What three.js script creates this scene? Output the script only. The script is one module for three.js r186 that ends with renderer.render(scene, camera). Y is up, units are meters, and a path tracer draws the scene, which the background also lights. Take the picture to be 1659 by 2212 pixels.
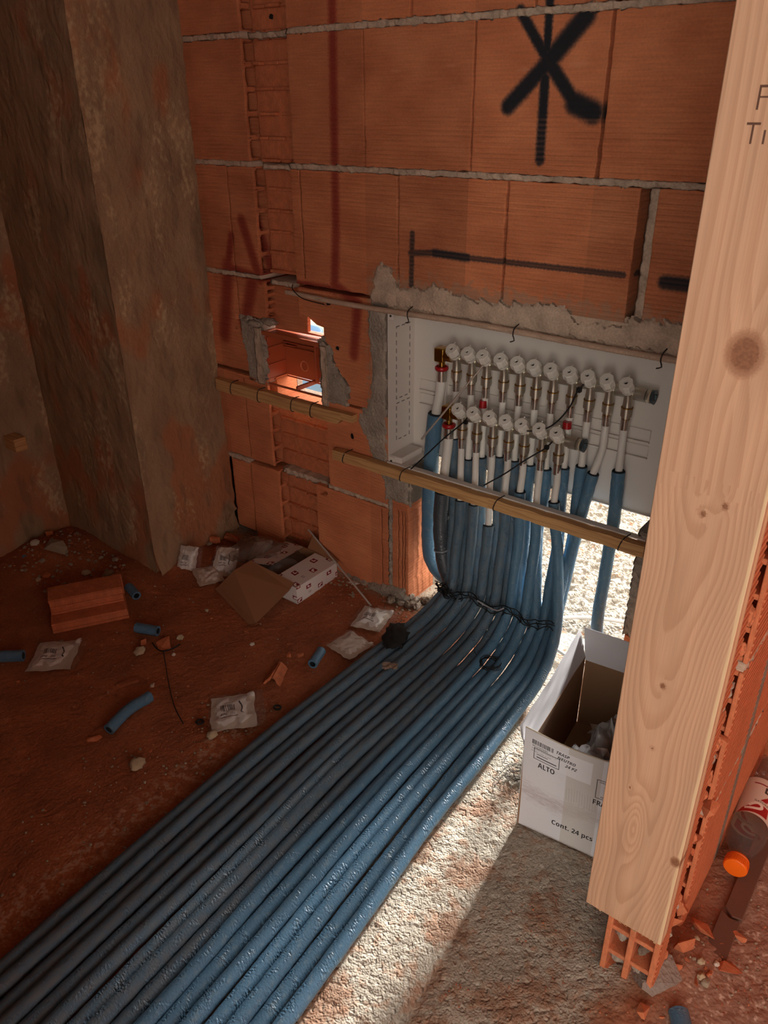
import * as THREE from 'three';
import { mergeGeometries } from 'three/addons/utils/BufferGeometryUtils.js';
import { ConvexGeometry } from 'three/addons/geometries/ConvexGeometry.js';
import { RoundedBoxGeometry } from 'three/addons/geometries/RoundedBoxGeometry.js';
import { createNoise2D, createNoise3D } from 'simplex-noise';

// ---------------------------------------------------------------- camera, sky, sun, exposure
const scene = new THREE.Scene();
const camera = new THREE.PerspectiveCamera(66.0, 1659 / 2212, 0.05, 60);
camera.position.set(1.6723, 1.1547, 1.3849);
camera.up.set(-0.27745, 0.88788, -0.36699);
camera.lookAt(1.6723 - 0.54877, 1.1547 - 0.46, 1.3849 - 0.69803);
scene.add(camera);
const renderer = new THREE.WebGLRenderer({ antialias: true });
renderer.toneMapping = THREE.LinearToneMapping;
renderer.toneMappingExposure = 1.0;
renderer.shadowMap.enabled = true;
scene.background = new THREE.Color(1, 1, 1).setRGB(1.0, 0.94, 0.86);
scene.environment = null;
scene.backgroundIntensity = 5.0;
const sun = new THREE.DirectionalLight(new THREE.Color().setRGB(1, 0.97, 0.93), 19);
sun.position.set(1.0 - 0.09 * 4, 0.285 * 4, -1.0 * 4);
sun.target.position.set(1.0, 0, 0);
sun.castShadow = true; sun.shadow.radius = 11; sun.shadow.mapSize.set(2048, 2048);
Object.assign(sun.shadow.camera, { left: -3, right: 3, top: 3, bottom: -3, near: 0.1, far: 12 });
scene.add(sun, sun.target);

// ---------------------------------------------------------------- helpers
let seed = 20240611;
const rnd = () => { seed = (seed * 1664525 + 1013904223) >>> 0; return seed / 4294967296; };
const rr = (a, b) => a + (b - a) * rnd();
const n2 = createNoise2D(rnd), n3 = createNoise3D(rnd);
const fbm = (x, y, o = 3) => { let s = 0, a = 0.5; for (let i = 0; i < o; i++) { s += a * n2(x, y); x = x * 2.03 + 7.1; y = y * 2.03 + 3.7; a *= 0.5; } return s; };
const cl = (x, a = 0, b = 1) => Math.min(b, Math.max(a, x));
const ss = (a, b, x) => { const t = cl((x - a) / (b - a)); return t * t * (3 - 2 * t); };
const mix = (a, b, t) => a + (b - a) * t;
const mix3 = (a, b, t) => [mix(a[0], b[0], t), mix(a[1], b[1], t), mix(a[2], b[2], t)];
const V = (x, y, z) => new THREE.Vector3(x, y, z);
const taken = {};
const numbered = (n) => { const k = taken[n] ?? 0; taken[n] = k + 1; return k ? n + '_' + String(k).padStart(3, '0') : n; };
function mesh(name, geo, mat, parent) {
  const m = new THREE.Mesh(Array.isArray(geo) ? merge(geo) : geo, mat);
  m.castShadow = m.receiveShadow = true; m.name = numbered(name); (parent ?? scene).add(m); return m;
}
function merge(list) {
  const gs = list.map((g) => { const q = g.index ? g.toNonIndexed() : g.clone(); for (const k of Object.keys(q.attributes)) if (!['position', 'normal', 'uv'].includes(k)) q.deleteAttribute(k); if (!q.attributes.uv) q.setAttribute('uv', new THREE.Float32BufferAttribute(new Float32Array(q.attributes.position.count * 2), 2)); return q; });
  return mergeGeometries(gs, false);
}
function tag(o, label, category, group, kind) { if (label) o.userData.label = label; if (category) o.userData.category = category; if (group) o.userData.group = group; if (kind) o.userData.kind = kind; return o; }
function thing(name, label, category, pos = [0, 0, 0], turn = 0, group) {
  const g = new THREE.Group(); g.name = numbered(name); g.position.set(...pos); g.rotation.y = turn; scene.add(g); return tag(g, label, category, group);
}
function structure(name, parent) { const g = new THREE.Group(); g.name = numbered(name); (parent ?? scene).add(g); g.userData.kind = 'structure'; return g; }
function tex(w, h, fn, srgb = true, wrap = THREE.RepeatWrapping) {
  const d = new Uint8Array(w * h * 4);
  for (let y = 0, k = 0; y < h; y++) for (let x = 0; x < w; x++, k += 4) {
    const c = fn(x, y);
    if (typeof c === 'number') { d[k] = d[k + 1] = d[k + 2] = cl(c) * 255; } else { d[k] = cl(c[0], 0, 255); d[k + 1] = cl(c[1], 0, 255); d[k + 2] = cl(c[2], 0, 255); }
    d[k + 3] = 255;
  }
  const t = new THREE.DataTexture(d, w, h, THREE.RGBAFormat); t.magFilter = THREE.LinearFilter; t.minFilter = THREE.LinearMipmapLinearFilter; t.generateMipmaps = true;
  t.wrapS = t.wrapT = wrap; if (srgb) t.colorSpace = THREE.SRGBColorSpace; t.needsUpdate = true; return t;
}
function canvasTex(w, h, draw) {
  const c = document.createElement('canvas'); c.width = w; c.height = h; const g = c.getContext('2d'); draw(g, w, h);
  const t = new THREE.CanvasTexture(c); t.colorSpace = THREE.SRGBColorSpace; t.magFilter = THREE.LinearFilter; return t;
}
const mat = (color, rough = 0.85, extra = {}) => new THREE.MeshStandardMaterial({ color, roughness: rough, ...extra });
const phys = (o) => new THREE.MeshPhysicalMaterial(o);
const box = (x0, x1, y0, y1, z0, z1) => { const g = new THREE.BoxGeometry(x1 - x0, y1 - y0, z1 - z0); g.translate((x0 + x1) / 2, (y0 + y1) / 2, (z0 + z1) / 2); return g; };
const rbox = (x0, x1, y0, y1, z0, z1, r = 0.002) => { const g = new RoundedBoxGeometry(x1 - x0, y1 - y0, z1 - z0, 2, Math.min(r, (x1 - x0) / 2.1, (y1 - y0) / 2.1, (z1 - z0) / 2.1)); g.translate((x0 + x1) / 2, (y0 + y1) / 2, (z0 + z1) / 2); return g; };
// uv in metres from the position, chosen by the way a face points
function uvBox(g, sx = 1, sy = 1, ox = 0, oy = 0) {
  g = g.index ? g.toNonIndexed() : g; const p = g.attributes.position, n = g.attributes.normal, uv = new Float32Array(p.count * 2);
  for (let i = 0; i < p.count; i++) {
    const ax = Math.abs(n.getX(i)), ay = Math.abs(n.getY(i)), az = Math.abs(n.getZ(i)); let u, v;
    if (az >= ax && az >= ay) { u = p.getX(i); v = p.getY(i); } else if (ax >= ay) { u = p.getZ(i); v = p.getY(i); } else { u = p.getX(i); v = p.getZ(i); }
    uv[2 * i] = (u - ox) * sx; uv[2 * i + 1] = (v - oy) * sy;
  }
  g.setAttribute('uv', new THREE.BufferAttribute(uv, 2)); return g;
}
// tube through points with a radius per station; uv = (round in metres, along in metres)
function sweep(pts, radius, seg = 12, opt = {}) {
  const curve = opt.straight ? null : new THREE.CatmullRomCurve3(pts, false, 'centripetal');
  const n = opt.n ?? Math.max(2, Math.ceil((curve ? curve.getLength() : 1) / (opt.step ?? 0.012)));
  const P = []; if (curve) for (let i = 0; i <= n; i++) P.push(curve.getPointAt(i / n)); else P.push(...pts);
  const T = P.map((p, i) => P[Math.min(i + 1, P.length - 1)].clone().sub(P[Math.max(i - 1, 0)]).normalize());
  let N = Math.abs(T[0].y) < 0.9 ? V(0, 1, 0) : V(0, 0, 1); N.sub(T[0].clone().multiplyScalar(N.dot(T[0]))).normalize();
  const pos = [], nor = [], uv = [], idx = []; let s = 0; const rings = [];
  P.forEach((p, i) => {
    if (i) { s += p.distanceTo(P[i - 1]); N = N.clone().sub(T[i].clone().multiplyScalar(N.dot(T[i]))).normalize(); }
    rings.push({ p, N: N.clone(), B: T[i].clone().cross(N), T: T[i], s, t: i / (P.length - 1) });
  });
  const list = [];
  const r0 = typeof radius === 'function' ? radius : () => radius;
  if (opt.inner !== undefined) list.push({ ...rings[0], r: opt.inner, flat: -1 }, { ...rings[0], r: r0(0, 0), flat: -1 });
  else if (opt.cap !== false) list.push({ ...rings[0], r: 1e-5, flat: -1 }, { ...rings[0], r: r0(0, 0), flat: -1 });
  for (const q of rings) list.push({ ...q, r: r0(q.t, q.s), flat: 0 });
  const L = rings[rings.length - 1];
  if (opt.innerEnd !== undefined) list.push({ ...L, r: r0(1, L.s), flat: 1 }, { ...L, r: opt.innerEnd, flat: 1 });
  else if (opt.cap !== false) list.push({ ...L, r: r0(1, L.s), flat: 1 }, { ...L, r: 1e-5, flat: 1 });
  const fa = opt.flatten ?? 1, rad = 2 * Math.PI * (typeof radius === 'number' ? radius : 0.012);
  list.forEach((q) => { for (let k = 0; k <= seg; k++) {
    const a = (k / seg) * Math.PI * 2, d = q.N.clone().multiplyScalar(Math.cos(a)).addScaledVector(q.B, Math.sin(a) * fa);
    const wob = opt.wobble && !q.flat ? 1 + opt.wobble * n3(q.p.x * 40 + Math.cos(a) * 1.2, q.p.y * 40 + Math.sin(a) * 1.2, q.p.z * 40) : 1;
    pos.push(q.p.x + d.x * q.r * wob, q.p.y + d.y * q.r * wob, q.p.z + d.z * q.r * wob);
    const nn = q.flat ? q.T.clone().multiplyScalar(q.flat) : d.normalize(); nor.push(nn.x, nn.y, nn.z); uv.push((k / seg) * rad, q.s);
  } });
  for (let i = 0; i < list.length - 1; i++) { if (list[i].flat !== list[i + 1].flat) continue; for (let k = 0; k < seg; k++) { const a = i * (seg + 1) + k, b = a + seg + 1; idx.push(a, a + 1, b, b, a + 1, b + 1); } }
  const g = new THREE.BufferGeometry(); g.setAttribute('position', new THREE.Float32BufferAttribute(pos, 3)); g.setAttribute('normal', new THREE.Float32BufferAttribute(nor, 3)); g.setAttribute('uv', new THREE.Float32BufferAttribute(uv, 2)); g.setIndex(idx);
  return g;
}
const wire = (pts, r, seg = 6) => sweep(pts.map((p) => V(...p)), r, seg, { step: 0.006 });
function orient(g, from, dir) { const q = new THREE.Quaternion().setFromUnitVectors(V(0, 1, 0), dir.clone().normalize()); g.applyQuaternion(q); g.translate(from.x, from.y, from.z); return g; }
// rough skin over a polygon in the XY plane: proud in the middle, ragged and sunk at the outline
function inside(poly, x, y) { let c = false; for (let i = 0, j = poly.length - 1; i < poly.length; j = i++) { const [xi, yi] = poly[i], [xj, yj] = poly[j]; if (yi > y !== yj > y && x < ((xj - xi) * (y - yi)) / (yj - yi) + xi) c = !c; } return c; }
function edgeDist(poly, x, y) { let m = 1e9; for (let i = 0, j = poly.length - 1; i < poly.length; j = i++) { const [ax, ay] = poly[j], [bx, by] = poly[i], dx = bx - ax, dy = by - ay, t = cl(((x - ax) * dx + (y - ay) * dy) / (dx * dx + dy * dy)); m = Math.min(m, Math.hypot(x - ax - t * dx, y - ay - t * dy)); } return inside(poly, x, y) ? m : -m; }
function patch(poly, h, cell = 0.003, rag = 0.006, rough = 0.0012, base = -0.003) {
  const xs = poly.map((p) => p[0]), ys = poly.map((p) => p[1]), x0 = Math.min(...xs) - 0.01, y0 = Math.min(...ys) - 0.01, nx = Math.ceil((Math.max(...xs) + 0.01 - x0) / cell), ny = Math.ceil((Math.max(...ys) + 0.01 - y0) / cell);
  const pos = [], uv = [], d = [], idx = [];
  for (let j = 0; j <= ny; j++) for (let i = 0; i <= nx; i++) {
    const x = x0 + i * cell, y = y0 + j * cell, e = edgeDist(poly, x, y) + rag * (1.5 * fbm(x * 30, y * 30, 2) + .35 * fbm(x * 120, y * 120, 2)); d.push(e);
    pos.push(x, y, e < 0 ? base : mix(base, h, ss(-0.001, 0.006, e)) + rough * (fbm(x * 90, y * 90, 3) * 2)); uv.push(x, y);
  }
  for (let j = 0; j < ny; j++) for (let i = 0; i < nx; i++) { const a = j * (nx + 1) + i, b = a + 1, c = a + nx + 1, e = c + 1; if (Math.max(d[a], d[b], d[c], d[e]) > -0.001) idx.push(a, b, c, b, e, c); }
  const g = new THREE.BufferGeometry(); g.setAttribute('position', new THREE.Float32BufferAttribute(pos, 3)); g.setAttribute('uv', new THREE.Float32BufferAttribute(uv, 2)); g.setIndex(idx); g.computeVertexNormals(); return g;
}
// block with a rough front face (z up front), plain sides
function slab(x0, x1, y0, y1, zb, zf, cell = 0.006, rough = 0.002, freq = 60, rag = 0.0015) {
  const nx = Math.max(1, Math.ceil((x1 - x0) / cell)), ny = Math.max(2, Math.ceil((y1 - y0) / cell)), pos = [], uv = [], idx = [];
  for (let j = -1; j <= ny + 1; j++) for (let i = -1; i <= nx + 1; i++) {
    const ii = cl(i, 0, nx), jj = cl(j, 0, ny), out = i !== ii || j !== jj; let x = mix(x0, x1, ii / nx), y = mix(y0, y1, jj / ny);
    if (jj === 0 || jj === ny) y += rag * (1.3 * fbm(x * 28, y * 9 + jj, 2) + .5 * fbm(x * 95, jj * 5, 2));
    const z = out ? zb : zf + rough * fbm(x * freq, y * freq, 3) * 2; pos.push(x, y, z); uv.push(x + (out ? 0.01 : 0), y);
  }
  const w = nx + 3; for (let j = 0; j < ny + 2; j++) for (let i = 0; i < nx + 2; i++) { const a = j * w + i; idx.push(a, a + 1, a + w, a + 1, a + w + 1, a + w); }
  const g = new THREE.BufferGeometry(); g.setAttribute('position', new THREE.Float32BufferAttribute(pos, 3)); g.setAttribute('uv', new THREE.Float32BufferAttribute(uv, 2)); g.setIndex(idx); g.computeVertexNormals(); return g;
}
// angular shard or rounded pebble
function shard(sx, sy, sz, n = 11, lift = true) {
  const p = []; for (let i = 0; i < n; i++) { const v = V(rr(-1, 1), rr(-1, 1), rr(-1, 1)); v.x = Math.sign(v.x) * Math.pow(Math.abs(v.x), 0.6); v.z = Math.sign(v.z) * Math.pow(Math.abs(v.z), 0.6); p.push(V(v.x * sx / 2, v.y * sy / 2, v.z * sz / 2)); }
  const g = new ConvexGeometry(p); g.computeBoundingBox(); g.translate(0, -g.boundingBox.min.y - (lift ? 0.001 : 0), 0); return uvBox(g);
}
function pebble(sx, sy, sz) {
  const g = new THREE.IcosahedronGeometry(0.5, 3), p = g.attributes.position, s = rr(0, 50);
  for (let i = 0; i < p.count; i++) { const v = V().fromBufferAttribute(p, i), k = 1 + 0.28 * n3(v.x * 2 + s, v.y * 2, v.z * 2) + 0.08 * n3(v.x * 6, v.y * 6 + s, v.z * 6); p.setXYZ(i, v.x * k * sx, v.y * k * sy, v.z * k * sz); }
  const i2 = mergeVerts(g); i2.computeVertexNormals(); i2.computeBoundingBox(); i2.translate(0, -i2.boundingBox.min.y - 0.001, 0); return i2;
}
function mergeVerts(g) { // weld by position so that normals are smooth
  const p = g.attributes.position, map = new Map(), idx = [], pos = [], uv = [];
  for (let i = 0; i < p.count; i++) { const k = [p.getX(i), p.getY(i), p.getZ(i)].map((v) => Math.round(v * 1e6)).join(); if (!map.has(k)) { map.set(k, pos.length / 3); pos.push(p.getX(i), p.getY(i), p.getZ(i)); uv.push(p.getX(i), p.getZ(i)); } idx.push(map.get(k)); }
  const o = new THREE.BufferGeometry(); o.setAttribute('position', new THREE.Float32BufferAttribute(pos, 3)); o.setAttribute('uv', new THREE.Float32BufferAttribute(uv, 2)); o.setIndex(idx); return o;
}

// ---------------------------------------------------------------- textures of the large surfaces
const WX0 = -0.15, WW = 1.75, WY0 = -0.05, WH = 1.6, TW = 2048, TH = 1872;
const seg2 = (x, y, ax, ay, bx, by) => { const dx = bx - ax, dy = by - ay, t = cl(((x - ax) * dx + (y - ay) * dy) / (dx * dx + dy * dy)); return [Math.hypot(x - ax - t * dx, y - ay - t * dy), t]; };
const RED = [[.466, 1.40, .454, .903, .010], [.454, .903, .444, .775, .011], [.444, .785, .512, .752, .012], [.512, .75, .497, .63, .012], [.047, .61, .085, .79, .019], [.085, .79, .108, .865, .010], [.150, .905, .195, .778, .013], [.085, .785, .198, .772, .012], [.13, .65, .17, .76, .018], [.25, .775, .47, .775, .008]];
const BLACK = [[.938, 1.40, .942, 1.235, .007], [.942, 1.19, .944, 1.062, .0085], [1.009, 1.279, .943, 1.212, .015], [.943, 1.212, .873, 1.148, .013], [.886, 1.292, .943, 1.22, .0085], [.943, 1.22, 1.002, 1.152, .011], [1.002, 1.152, 1.037, 1.138, .0165], [.72, .882, .80, .880, .0075], [.80, .880, 1.125, .882, .0052], [.66, .876, .72, .882, .006], [.664, .915, .662, .81, .0058], [1.2, .878, 1.30, .879, .011]];
const scuff = [[.62, 1.21, .02], [.75, 1.215, .018], [.905, 1.205, .02], [1.0, 1.21, .03], [.83, 1.09, .012], [.81, 1.13, .012], [.40, 1.19, .015], [1.02, 1.15, .02], [.63, 1.02, .015], [.075, 1.245, .004], [.08, 1.2, .003]];
const wallMap = tex(TW, TH, (px, py) => {
  const x = WX0 + (px / TW) * WW, y = WY0 + (py / TH) * WH;
  const big = fbm(x * 5, y * 7, 3), fine = fbm(x * 130, y * 130, 2), streak = fbm(x * 9, y * 190, 2), bid = n2(Math.floor((x - .54) / .2563) * 3.1 + Math.floor(y / .258) * 7.7, 2.2);
  let k = 1 + 0.10 * big + 0.05 * fine + 0.07 * streak + 0.07 * bid;
  let c = [203 * k, 123 * k * (1 + 0.05 * big), 82 * k * (1 + 0.08 * big)];
  // pale lime dust and cement smears, grainy, strongest round the cemented box
  const d1 = Math.max(0, 1 - Math.abs(edgeDist2(x, y)) / 0.05), sm = ss(0.35, 0.75, d1 * 0.75 + 0.5 * fbm(x * 38, y * 38, 3) + 0.12 * fbm(x * 160, y * 160, 2));
  c = mix3(c, [168, 140, 120], sm * 0.55);
  const chip = ss(0.62, 0.72, fbm(x * 60 + 9, y * 60, 3) + 0.25); c = mix3(c, [200, 140, 105], chip * 0.25);
  for (const [sx, sy, sr] of scuff) { const e = Math.hypot((x - sx) / sr, (y - sy) / (sr * .22)); c = mix3(c, [226, 160, 128], 0.34 * ss(1.0, 0.2, e + 0.4 * fbm(x * 90, y * 90, 2))); }
  const groove = 0.75 + 0.25 * Math.sin(y * 740); let red = 0, blk = 0;
  for (const [ax, ay, bx, by, r] of RED) { const [d] = seg2(x, y, ax, ay, bx, by); red = Math.max(red, ss(r * 1.75, r * 0.25, d + .0022 * fine) * (0.62 + 0.14 * streak)); }
  for (const [ax, ay, bx, by, r] of BLACK) { const [d] = seg2(x, y, ax, ay, bx, by), f = r < 0.007 ? 0.72 : 0.97; blk = Math.max(blk, ss(r * 1.5, r * 0.55, d + .0015 * fine) * f * mix(1, groove, y < 1.13 ? 0.5 : 0)); }
  c = mix3(c, [118, 20, 17], red); c = mix3(c, [26, 28, 36], blk); return c;
});
function edgeDist2(x, y) { const dx = Math.max(0.56 - x, 0, x - 1.27), dy = Math.max(0.36 - y, 0, y - 0.81); return Math.hypot(dx, dy); }
const wallBump = tex(TW, TH, (px, py) => {
  const x = WX0 + (px / TW) * WW, y = WY0 + (py / TH) * WH;
  let amp = y > 1.04 ? mix(1, 0.22, ss(1.09, 1.17, y)) : y > 0.5 ? 1 : 0.3, yy = y + (y < 0.5 ? (x - .4) * 0.05 : 0);
  amp *= 0.55 + 0.5 * (0.5 + 0.5 * n2(3.3, yy * 34)) + 0.15 * n2(x * 6, yy * 20);
  const rib = Math.pow(0.5 + 0.5 * Math.sin(yy * 730 + 2.2 * n2(1.5, yy * 12)), 1.6) * amp;
  let h = 0.45 + 0.36 * rib + 0.07 * fbm(x * 160, y * 160, 2) + 0.05 * fbm(x * 30, y * 30, 2);
  for (const [gx, a, b] of [[.352, .79, 1.03], [.112, .62, 1.03], [.557, .5, .77], [.575, 0, .25], [.105, .27, .5], [.64, .0, .26], [.628, 0, .26], [.648, 0, .26]]) if (y > a && y < b) h -= 0.4 * ss(.0032, .0012, Math.abs(x - gx + .0016 * n2(gx * 9, y * 30)));
  for (const [gx, gy, r] of [[.417, .74, .008], [.446, .638, .0065], [.26, 1.322, .004], [.095, .634, .003]]) h -= ss(r, r * .6, Math.hypot(x - gx, (y - gy) * 1.2) + .0012 * fbm(x * 200, y * 200, 2));
  return cl(h);
}, false);
const wallMat = mat(0xffffff, 0.88, { map: wallMap, bumpMap: wallBump, bumpScale: 0.0058 });
const wallUV = (g) => { g = g.index ? g.toNonIndexed() : g; const p = g.attributes.position, uv = new Float32Array(p.count * 2); for (let i = 0; i < p.count; i++) { uv[2 * i] = (p.getX(i) + p.getZ(i) * 0.35 - WX0) / WW; uv[2 * i + 1] = (p.getY(i) - WY0) / WH; } g.setAttribute('uv', new THREE.BufferAttribute(uv, 2)); return g; };
// broken inner clay: same body without ribs or marks (uv in metres)
const clayMap = tex(512, 512, (px, py) => { const x = px / 512 * 6.283, y = py / 512 * 6.283, a = Math.cos(x) * 1.6, b = Math.sin(x) * 1.6, k = 1 + 0.06 * n3(a, b, Math.cos(y) * 2) + 0.05 * n3(a * 4, b * 4, Math.sin(y) * 8) + 0.05 * (rnd() - .5), d = ss(.35, .8, n3(a * 2 + 5, b * 2, Math.cos(y) * 3)); return mix3([200 * k, 117 * k, 77 * k], [200, 138, 104], d * .3); });
const clayBump = tex(256, 256, () => 0.5 + 0.3 * (rnd() - 0.5), false);
for (const t of [clayMap, clayBump]) t.repeat.set(4, 4);
const clay = mat(0xffffff, 0.92, { map: clayMap, bumpMap: clayBump, bumpScale: 0.0012 });
// cement
const cemMap = tex(1024, 1024, (px, py) => { const x = px / 1024, y = py / 1024, a = fbm(x * 9, y * 9, 4), f = fbm(x * 90, y * 90, 2), s = ss(.45, .6, fbm(x * 200 + 4, y * 200, 2)); const k = 1 + .16 * a + .10 * f; return mix3([190 * k, 172 * k, 154 * k], [112, 98, 86], s * .5); });
const cemBump = tex(512, 512, (px, py) => { const x = px / 512, y = py / 512; return 0.5 + .5 * fbm(x * 60, y * 60, 3) + .2 * (rnd() - .5); }, false);
for (const t of [cemMap, cemBump]) t.repeat.set(1.6, 1.6);
const cement = mat(new THREE.Color(.66, .67, .68), 0.93, { map: cemMap, bumpMap: cemBump, bumpScale: 0.003 });
const cementPale = mat(new THREE.Color(1.0, 0.92, 0.86), 0.9, { map: cemMap, bumpMap: cemBump, bumpScale: 0.0012 });
const cementDark = mat(new THREE.Color(.45, .42, .39), 0.95, { map: cemMap, bumpMap: cemBump, bumpScale: 0.004 });
// site concrete of the pillar: brown grey, stained orange, chalky patches
const pilMap = tex(1024, 2048, (px, py) => {
  const x = px / 1024 * .72, y = py / 2048 * 1.5, a = fbm(x * 7, y * 4, 4), b = fbm(x * 16 + 3, y * 5, 3), f = fbm(x * 130, y * 130, 2);
  let c = [158 + 22 * a + 7 * f, 128 + 20 * a + 7 * f, 98 + 16 * a + 6 * f];
  const m = ss(.18, .5, fbm(x * 4 + 11, y * 2.6 + 1, 3) + .35 * ss(.45, .2, y)); c = mix3(c, [176, 100, 62], m * .6);
  const chalk = ss(.16, .75, .55 * fbm(x * 48, y * 34, 4) + .95 * fbm(x * 6 + 8, y * 2.4, 3) + .1 * fbm(x * 150, y * 150, 2)); c = mix3(c, [200, 178, 138], chalk * .75);
  return mix3(c, [112, 92, 70], ss(.1, .6, b + .1 * f) * .45);
});
const pilBump = tex(512, 1024, (px, py) => { const x = px / 512 * .72, y = py / 1024 * 1.5; return .5 + .4 * fbm(x * 40, y * 28, 4) + .1 * (rnd() - .5); }, false);
for (const t of [pilMap, pilBump]) t.repeat.set(1 / .72, 1 / 1.5);
const pilMat = mat(0xffffff, 0.92, { map: pilMap, bumpMap: pilBump, bumpScale: 0.004 });
// floor
const FX0 = -0.45, FW = 2.2, FZ0 = -0.15, FD = 1.8;
const concreteAt = (x, z) => cl(ss(.86, 1.03, x + .05 * fbm(x * 7, z * 7, 3)) * (1 - ss(1.47, 1.56, x + .04 * fbm(x * 9 + 4, z * 9, 2))) + ss(.06, -.04, z));
const floorMap = tex(2048, 1676, (px, py) => {
  const x = FX0 + px / 2048 * FW, z = FZ0 + py / 1676 * FD, a = fbm(x * 6, z * 6, 4), f = fbm(x * 120, z * 120, 3), g = fbm(x * 42 + 7, z * 42, 3);
  let dirt = [158 + 22 * a + 16 * f, 88 + 15 * a + 12 * f, 54 + 10 * a + 9 * f]; dirt = mix3(dirt, [188, 128, 92], ss(.42, .7, g + .2 * a) * .5); dirt = mix3(dirt, [112, 60, 40], ss(.3, .6, -g) * .45); dirt = mix3(dirt, [186, 150, 124], ss(.06, .0, Math.abs(x - .655 - .05 * (z - .6))) * ss(.4, .6, z) * ss(-.1, .4, g + .5 * f) * .75);
  let con = [182 + 16 * a + 22 * f, 172 + 15 * a + 22 * f, 155 + 14 * a + 20 * f];
  const redd = ss(.12, .55, fbm(x * 23 + 3, z * 23, 4) + .12 * a); con = mix3(con, [172, 122, 92], redd * .5); con = mix3(con, [206, 200, 186], ss(.2, .5, fbm(x * 50, z * 50, 3)) * .6);
  const dust = ss(-.05, .5, fbm(x * 6 + 20, z * 6, 4) + .35 * fbm(x * 60, z * 60, 3)); con = mix3(con, [152, 110, 84], dust * .7);
  let c = mix3(dirt, con, concreteAt(x, z));
  const right = ss(1.5, 1.6, x); c = mix3(c, mix3([156, 122, 104], [208, 190, 174], ss(.15, .55, g + .6 * f) * ss(1.56, 1.66, x + .1 * a)), right * .88); return c;
}, true, THREE.MirroredRepeatWrapping);
const floorBump = tex(2048, 1676, (px, py) => {
  const x = FX0 + px / 2048 * FW, z = FZ0 + py / 1676 * FD, c = concreteAt(x, z), pit = ss(.2, .5, fbm(x * 66, z * 66, 3) + .2 * fbm(x * 20, z * 20, 2));
  return cl(mix(.5 + .26 * fbm(x * 110, z * 110, 3) + .12 * fbm(x * 22, z * 22, 2), (.6 + .26 * fbm(x * 230, z * 230, 2) + .16 * fbm(x * 90, z * 90, 2) + .12 * (rnd() - .5) - .42 * pit), c));
}, false, THREE.MirroredRepeatWrapping);
const floorMat = mat(0xffffff, 0.95, { map: floorMap, bumpMap: floorBump, bumpScale: 0.0038 });
const gauss = (x, z, cx, cz, r) => Math.exp(-((x - cx) ** 2 + (z - cz) ** 2) / (r * r));
function floorY(x, z) {
  const c = concreteAt(x, z), under = ss(.70, .73, x) * ss(1.14, 1.11, x);
  let h = .0022 * fbm(x * 9, z * 9, 3) + mix(.0024 * fbm(x * 45, z * 45, 3), .0024 * fbm(x * 60, z * 60, 3), c) - .002;
  h += .045 * gauss(x, z, -.30, .40, .13) + .018 * gauss(x, z, -.05, .36, .09) + .016 * gauss(x, z, .06, .17, .08) + .010 * gauss(x, z, .45, .0, .12) + .02 * gauss(x, z, 1.56, .52, .06) + .014 * gauss(x, z, 1.56, .62, .08);
  return mix(h, -0.001, under);
}
// pine board: cathedral grain, knots, stamped letters
const knots = [[1.499, .951, .0135], [1.491, .786, .0028], [1.485, .563, .003], [1.470, .395, .0014], [1.5405, .312, .0055], [1.51, .80, .003], [1.487, .47, .0012]];
const boardMap = tex(384, 2048, (px, py) => {
  const x = 1.439 + px / 384 * .1075, y = .15 + py / 2048 * 1.25; let xs = x, yy = y;
  let c = [204, 162, 130], f;
  const j = y > .815 + .008 * Math.sign(Math.sin(x * 900)) ? 1 : 0;
  if (j) f = (x - 1.41 + .006 * n2(x * 20, y * 2.2)) * 95 + .8 * n2(x * 9, y * 1.6);
  else f = 2600 * (x - 1.487 + .008 * n2(2, y * 4)) ** 2 - y * 11 + .45 * n2(x * 14, y * 5) + .12 * n2(x * 50, y * 9) + 4.4 * Math.exp(-(((x - 1.484) / .011) ** 2) - ((y - .335) / .05) ** 2);
  let kn = 0, ring = 0;
  for (const [kx, ky, r] of knots) { const dx = x - kx, dy = (y - ky) * .78, d = Math.hypot(dx, dy) + .0008 * n2(x * 300, y * 300); f += .9 * Math.exp(-((d / (r * 2.6)) ** 2)) * Math.sign(dx + 1e-6); kn = Math.max(kn, ss(r, r * .75, d)); ring = Math.max(ring, ss(r * 1.5, r, d) * .5 * (r > .004 ? 1 : .6)); }
  const w = f - Math.floor(f), line = ss(.25, .92, w) * ss(1.0, .93, w);
  c = mix3(c, [170, 124, 92], line * (j ? .34 : .36));
  const fib = fbm(x * 420, y * 7, 2); c = c.map((v) => v * (1 + .045 * fib + .035 * n2(x * 40, y * 3)));
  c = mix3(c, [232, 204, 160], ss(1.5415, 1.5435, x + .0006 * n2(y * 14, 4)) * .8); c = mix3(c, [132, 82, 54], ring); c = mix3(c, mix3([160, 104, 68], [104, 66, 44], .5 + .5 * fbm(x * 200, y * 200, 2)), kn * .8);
  const put = (a, b, q, s) => x >= a && x <= b && y >= q && y <= s;
  const F = put(1.4690, 1.4708, 1.1475, 1.1655) || put(1.4690, 1.4800, 1.1637, 1.1655) || put(1.4690, 1.4785, 1.1560, 1.1576), T = put(1.4642, 1.4752, 1.1368, 1.1386) || put(1.4688, 1.4706, 1.1225, 1.1386) || put(1.4786, 1.4804, 1.1225, 1.1330);
  if (F || T) c = mix3(c, [70, 40, 24], .85); return c;
});
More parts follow.
